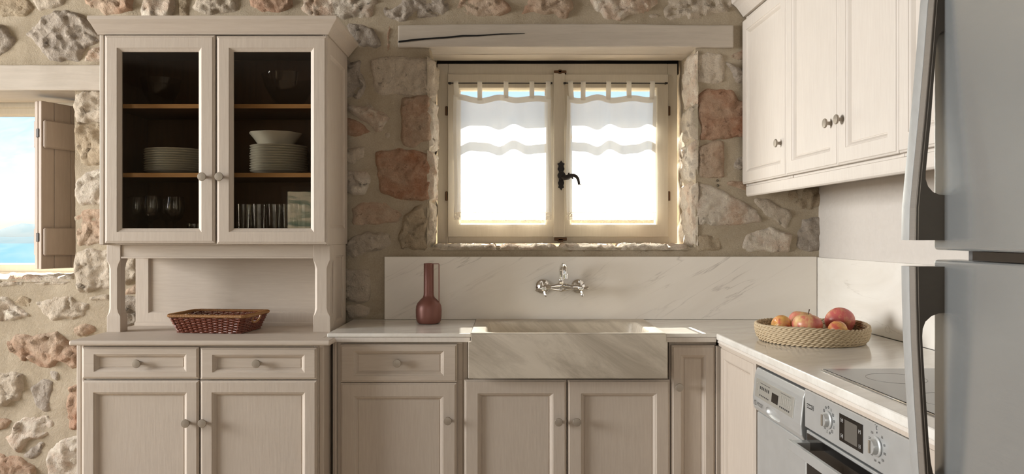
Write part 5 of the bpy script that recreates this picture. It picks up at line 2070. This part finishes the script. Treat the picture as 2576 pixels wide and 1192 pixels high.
fl0 = zpb + .018 + .0045
pfw = [(.033, 0), (.033, .002), (.006, .006), (.004, .012), (.004, .062), (.008, .072), (.030, .092), (.041, .122), (.042, .140), (.036, .182), (.0353, .182), (.040, .140), (.039, .122), (.028, .094), (.005, .076), (0, .075)]
wg0 = None
for i, (px, y, k, lab) in enumerate(((344, 3.36, 1.0, 'wine goblet nearest the door hinge on the cupboard floor'), (382, 3.32, 1.02, 'wine goblet second from the hinge side on cupboard floor'), (420, 3.45, .98, 'wine goblet standing behind the others on the cupboard floor'), (440, 3.325, 1.0, 'wine goblet nearest the door knob on the cupboard floor'), (374, 3.47, .98, 'rearmost wine goblet near the cupboard side wall'))):
    tt = thing('wine_glass', lab, 'glass', (X(px, y), y, fl0), group='wine glasses on the cupboard floor')
    BASE[tt.name] = (0, 0, 0)
    if wg0 is None:
        wg0 = obj('goblet', MB().lathe(pfw, (0, 0, 0), (0, 0, 1), 32), M['tumbler_glass'], tt)
    else:
        o = wg0.copy()
        COL.objects.link(o)
        o.parent = tt
    tt.scale = (k, k, k)
pft = [(.026, 0), (.028, .004), (.032, .150), (.0312, .151), (.0270, .010), (0, .008)]
tg0 = None
for i, (px, y, lab) in enumerate(((613, 3.34, 'tall ribbed tumbler nearest the knob side of its door'), (652, 3.335, 'second tall ribbed tumbler from the knob side'), (690, 3.34, 'third tall ribbed tumbler from the knob side'), (727, 3.335, 'fourth tall ribbed tumbler from the knob side'), (763, 3.34, 'tall ribbed tumbler farthest from the door knob'),
                                 (640, 3.45, 'tall ribbed tumbler in the rear row near the knob side'), (705, 3.45, 'tall ribbed tumbler in the rear row near the cupboard side'))):
    tt = thing('tumbler', lab, 'glass', (X(px, y), y, fl0), group='tall tumblers on the cupboard floor')
    BASE[tt.name] = (0, 0, 0)
    if tg0 is None:
        tg0 = obj('beaker', MB().lathe(pft, (0, 0, 0), (0, 0, 1), 48, wob=lambda a, j: 1 + (.018 * math.cos(a * 16) if j in (1, 2, 3) else 0)), M['tumbler_glass'], tt)
    else:
        o = tg0.copy()
        COL.objects.link(o)
        o.parent = tt
tt = thing('tumbler', 'short plain glass beside the door post on the cupboard floor', 'glass', (X(488, 3.33), 3.33, fl0))
BASE[tt.name] = (0, 0, 0)
obj('beaker', MB().lathe([(.026, 0), (.028, .003), (.030, .066), (.0292, .067), (.027, .008), (0, .006)], (0, 0, 0), (0, 0, 1), 28), M['tumbler_glass'], tt)
for px, y, r, h, lab in ((404, 3.42, .085, .135, 'cut glass bowl on the top shelf of the dresser'), (728, 3.41, .118, .150, 'large clear glass bowl on the top shelf of the dresser')):
    tt = thing('glass_bowl', lab, 'bowl', (X(px, y), y, SH1 + .0005))
    BASE[tt.name] = (0, 0, 0)
    cutn = 16 if r < .1 else 0
    obj('vessel', MB().lathe([(.03, 0), (.034, .002), (r * .62, h * .3), (r * .88, h * .66), (r, h), (r - .003, h + .0015), (r * .85, h * .66), (r * .58, h * .32), (.028, .008), (0, .007)], (0, 0, 0), (0, 0, 1), 64,
                           wob=lambda a, j: 1 + (.02 * math.cos(a * cutn) if cutn and j in (2, 3, 4) else 0)), M['tumbler_glass'], tt)

# ------------------------------------------------------------------ chandelier hanging in the room (mirrored in the dresser glass)
ch = thing('chandelier', 'wrought iron chandelier with candle bulbs and crystal drops', 'chandelier', (-2.62, -.45, 2.72))
BASE[ch.name] = (0, 0, .46)
c0 = Vector((0, 0, 2.60))
obj('stem', MB().tube([(0, 0, 3.18), (0, 0, 2.86)], .006, 8).lathe([(.0, 0), (.03, .02), (.02, .06), (.035, .10), (.012, .14), (.012, .28)], (0, 0, 2.60), (0, 0, 1), 16), M['iron'], ch)
for i in range(6):
    a = i * PI / 3 + .2
    d = Vector((math.cos(a), math.sin(a), 0))
    pts = [c0 + d * r_ + Vector((0, 0, z)) for r_, z in ((.02, .08), (.08, .0), (.15, -.03), (.21, -.005), (.24, .05), (.24, .09))]
    arm = obj('arm', MB().tube(pts, .006, 8).lathe([(0, 0), (.03, .006), (.034, .016)], c0 + d * .24 + Vector((0, 0, .09)), (0, 0, 1), 14), M['iron'], ch)
    obj('candle', MB().lathe([(.011, 0), (.011, .07), (0, .071)], c0 + d * .24 + Vector((0, 0, .10)), (0, 0, 1), 12), M['porcelain'], arm)
    obj('bulb', MB().lathe([(.006, 0), (.014, .02), (.010, .045), (0, .06)], c0 + d * .24 + Vector((0, 0, .171)), (0, 0, 1), 12), M['tumbler_glass'], arm)
    for k_, (r_, z) in enumerate(((.24, .05), (.15, -.05))):
        obj('crystal_drop', MB().lathe([(0, 0), (.004, .004), (.009, .022), (0, .045)], c0 + d * r_ + Vector((0, 0, z - .06)), (0, 0, 1), 6, sm=False).tube([c0 + d * r_ + Vector((0, 0, z - .016)), c0 + d * r_ + Vector((0, 0, z + .02))], .0008, 4), M['tumbler_glass'], arm)
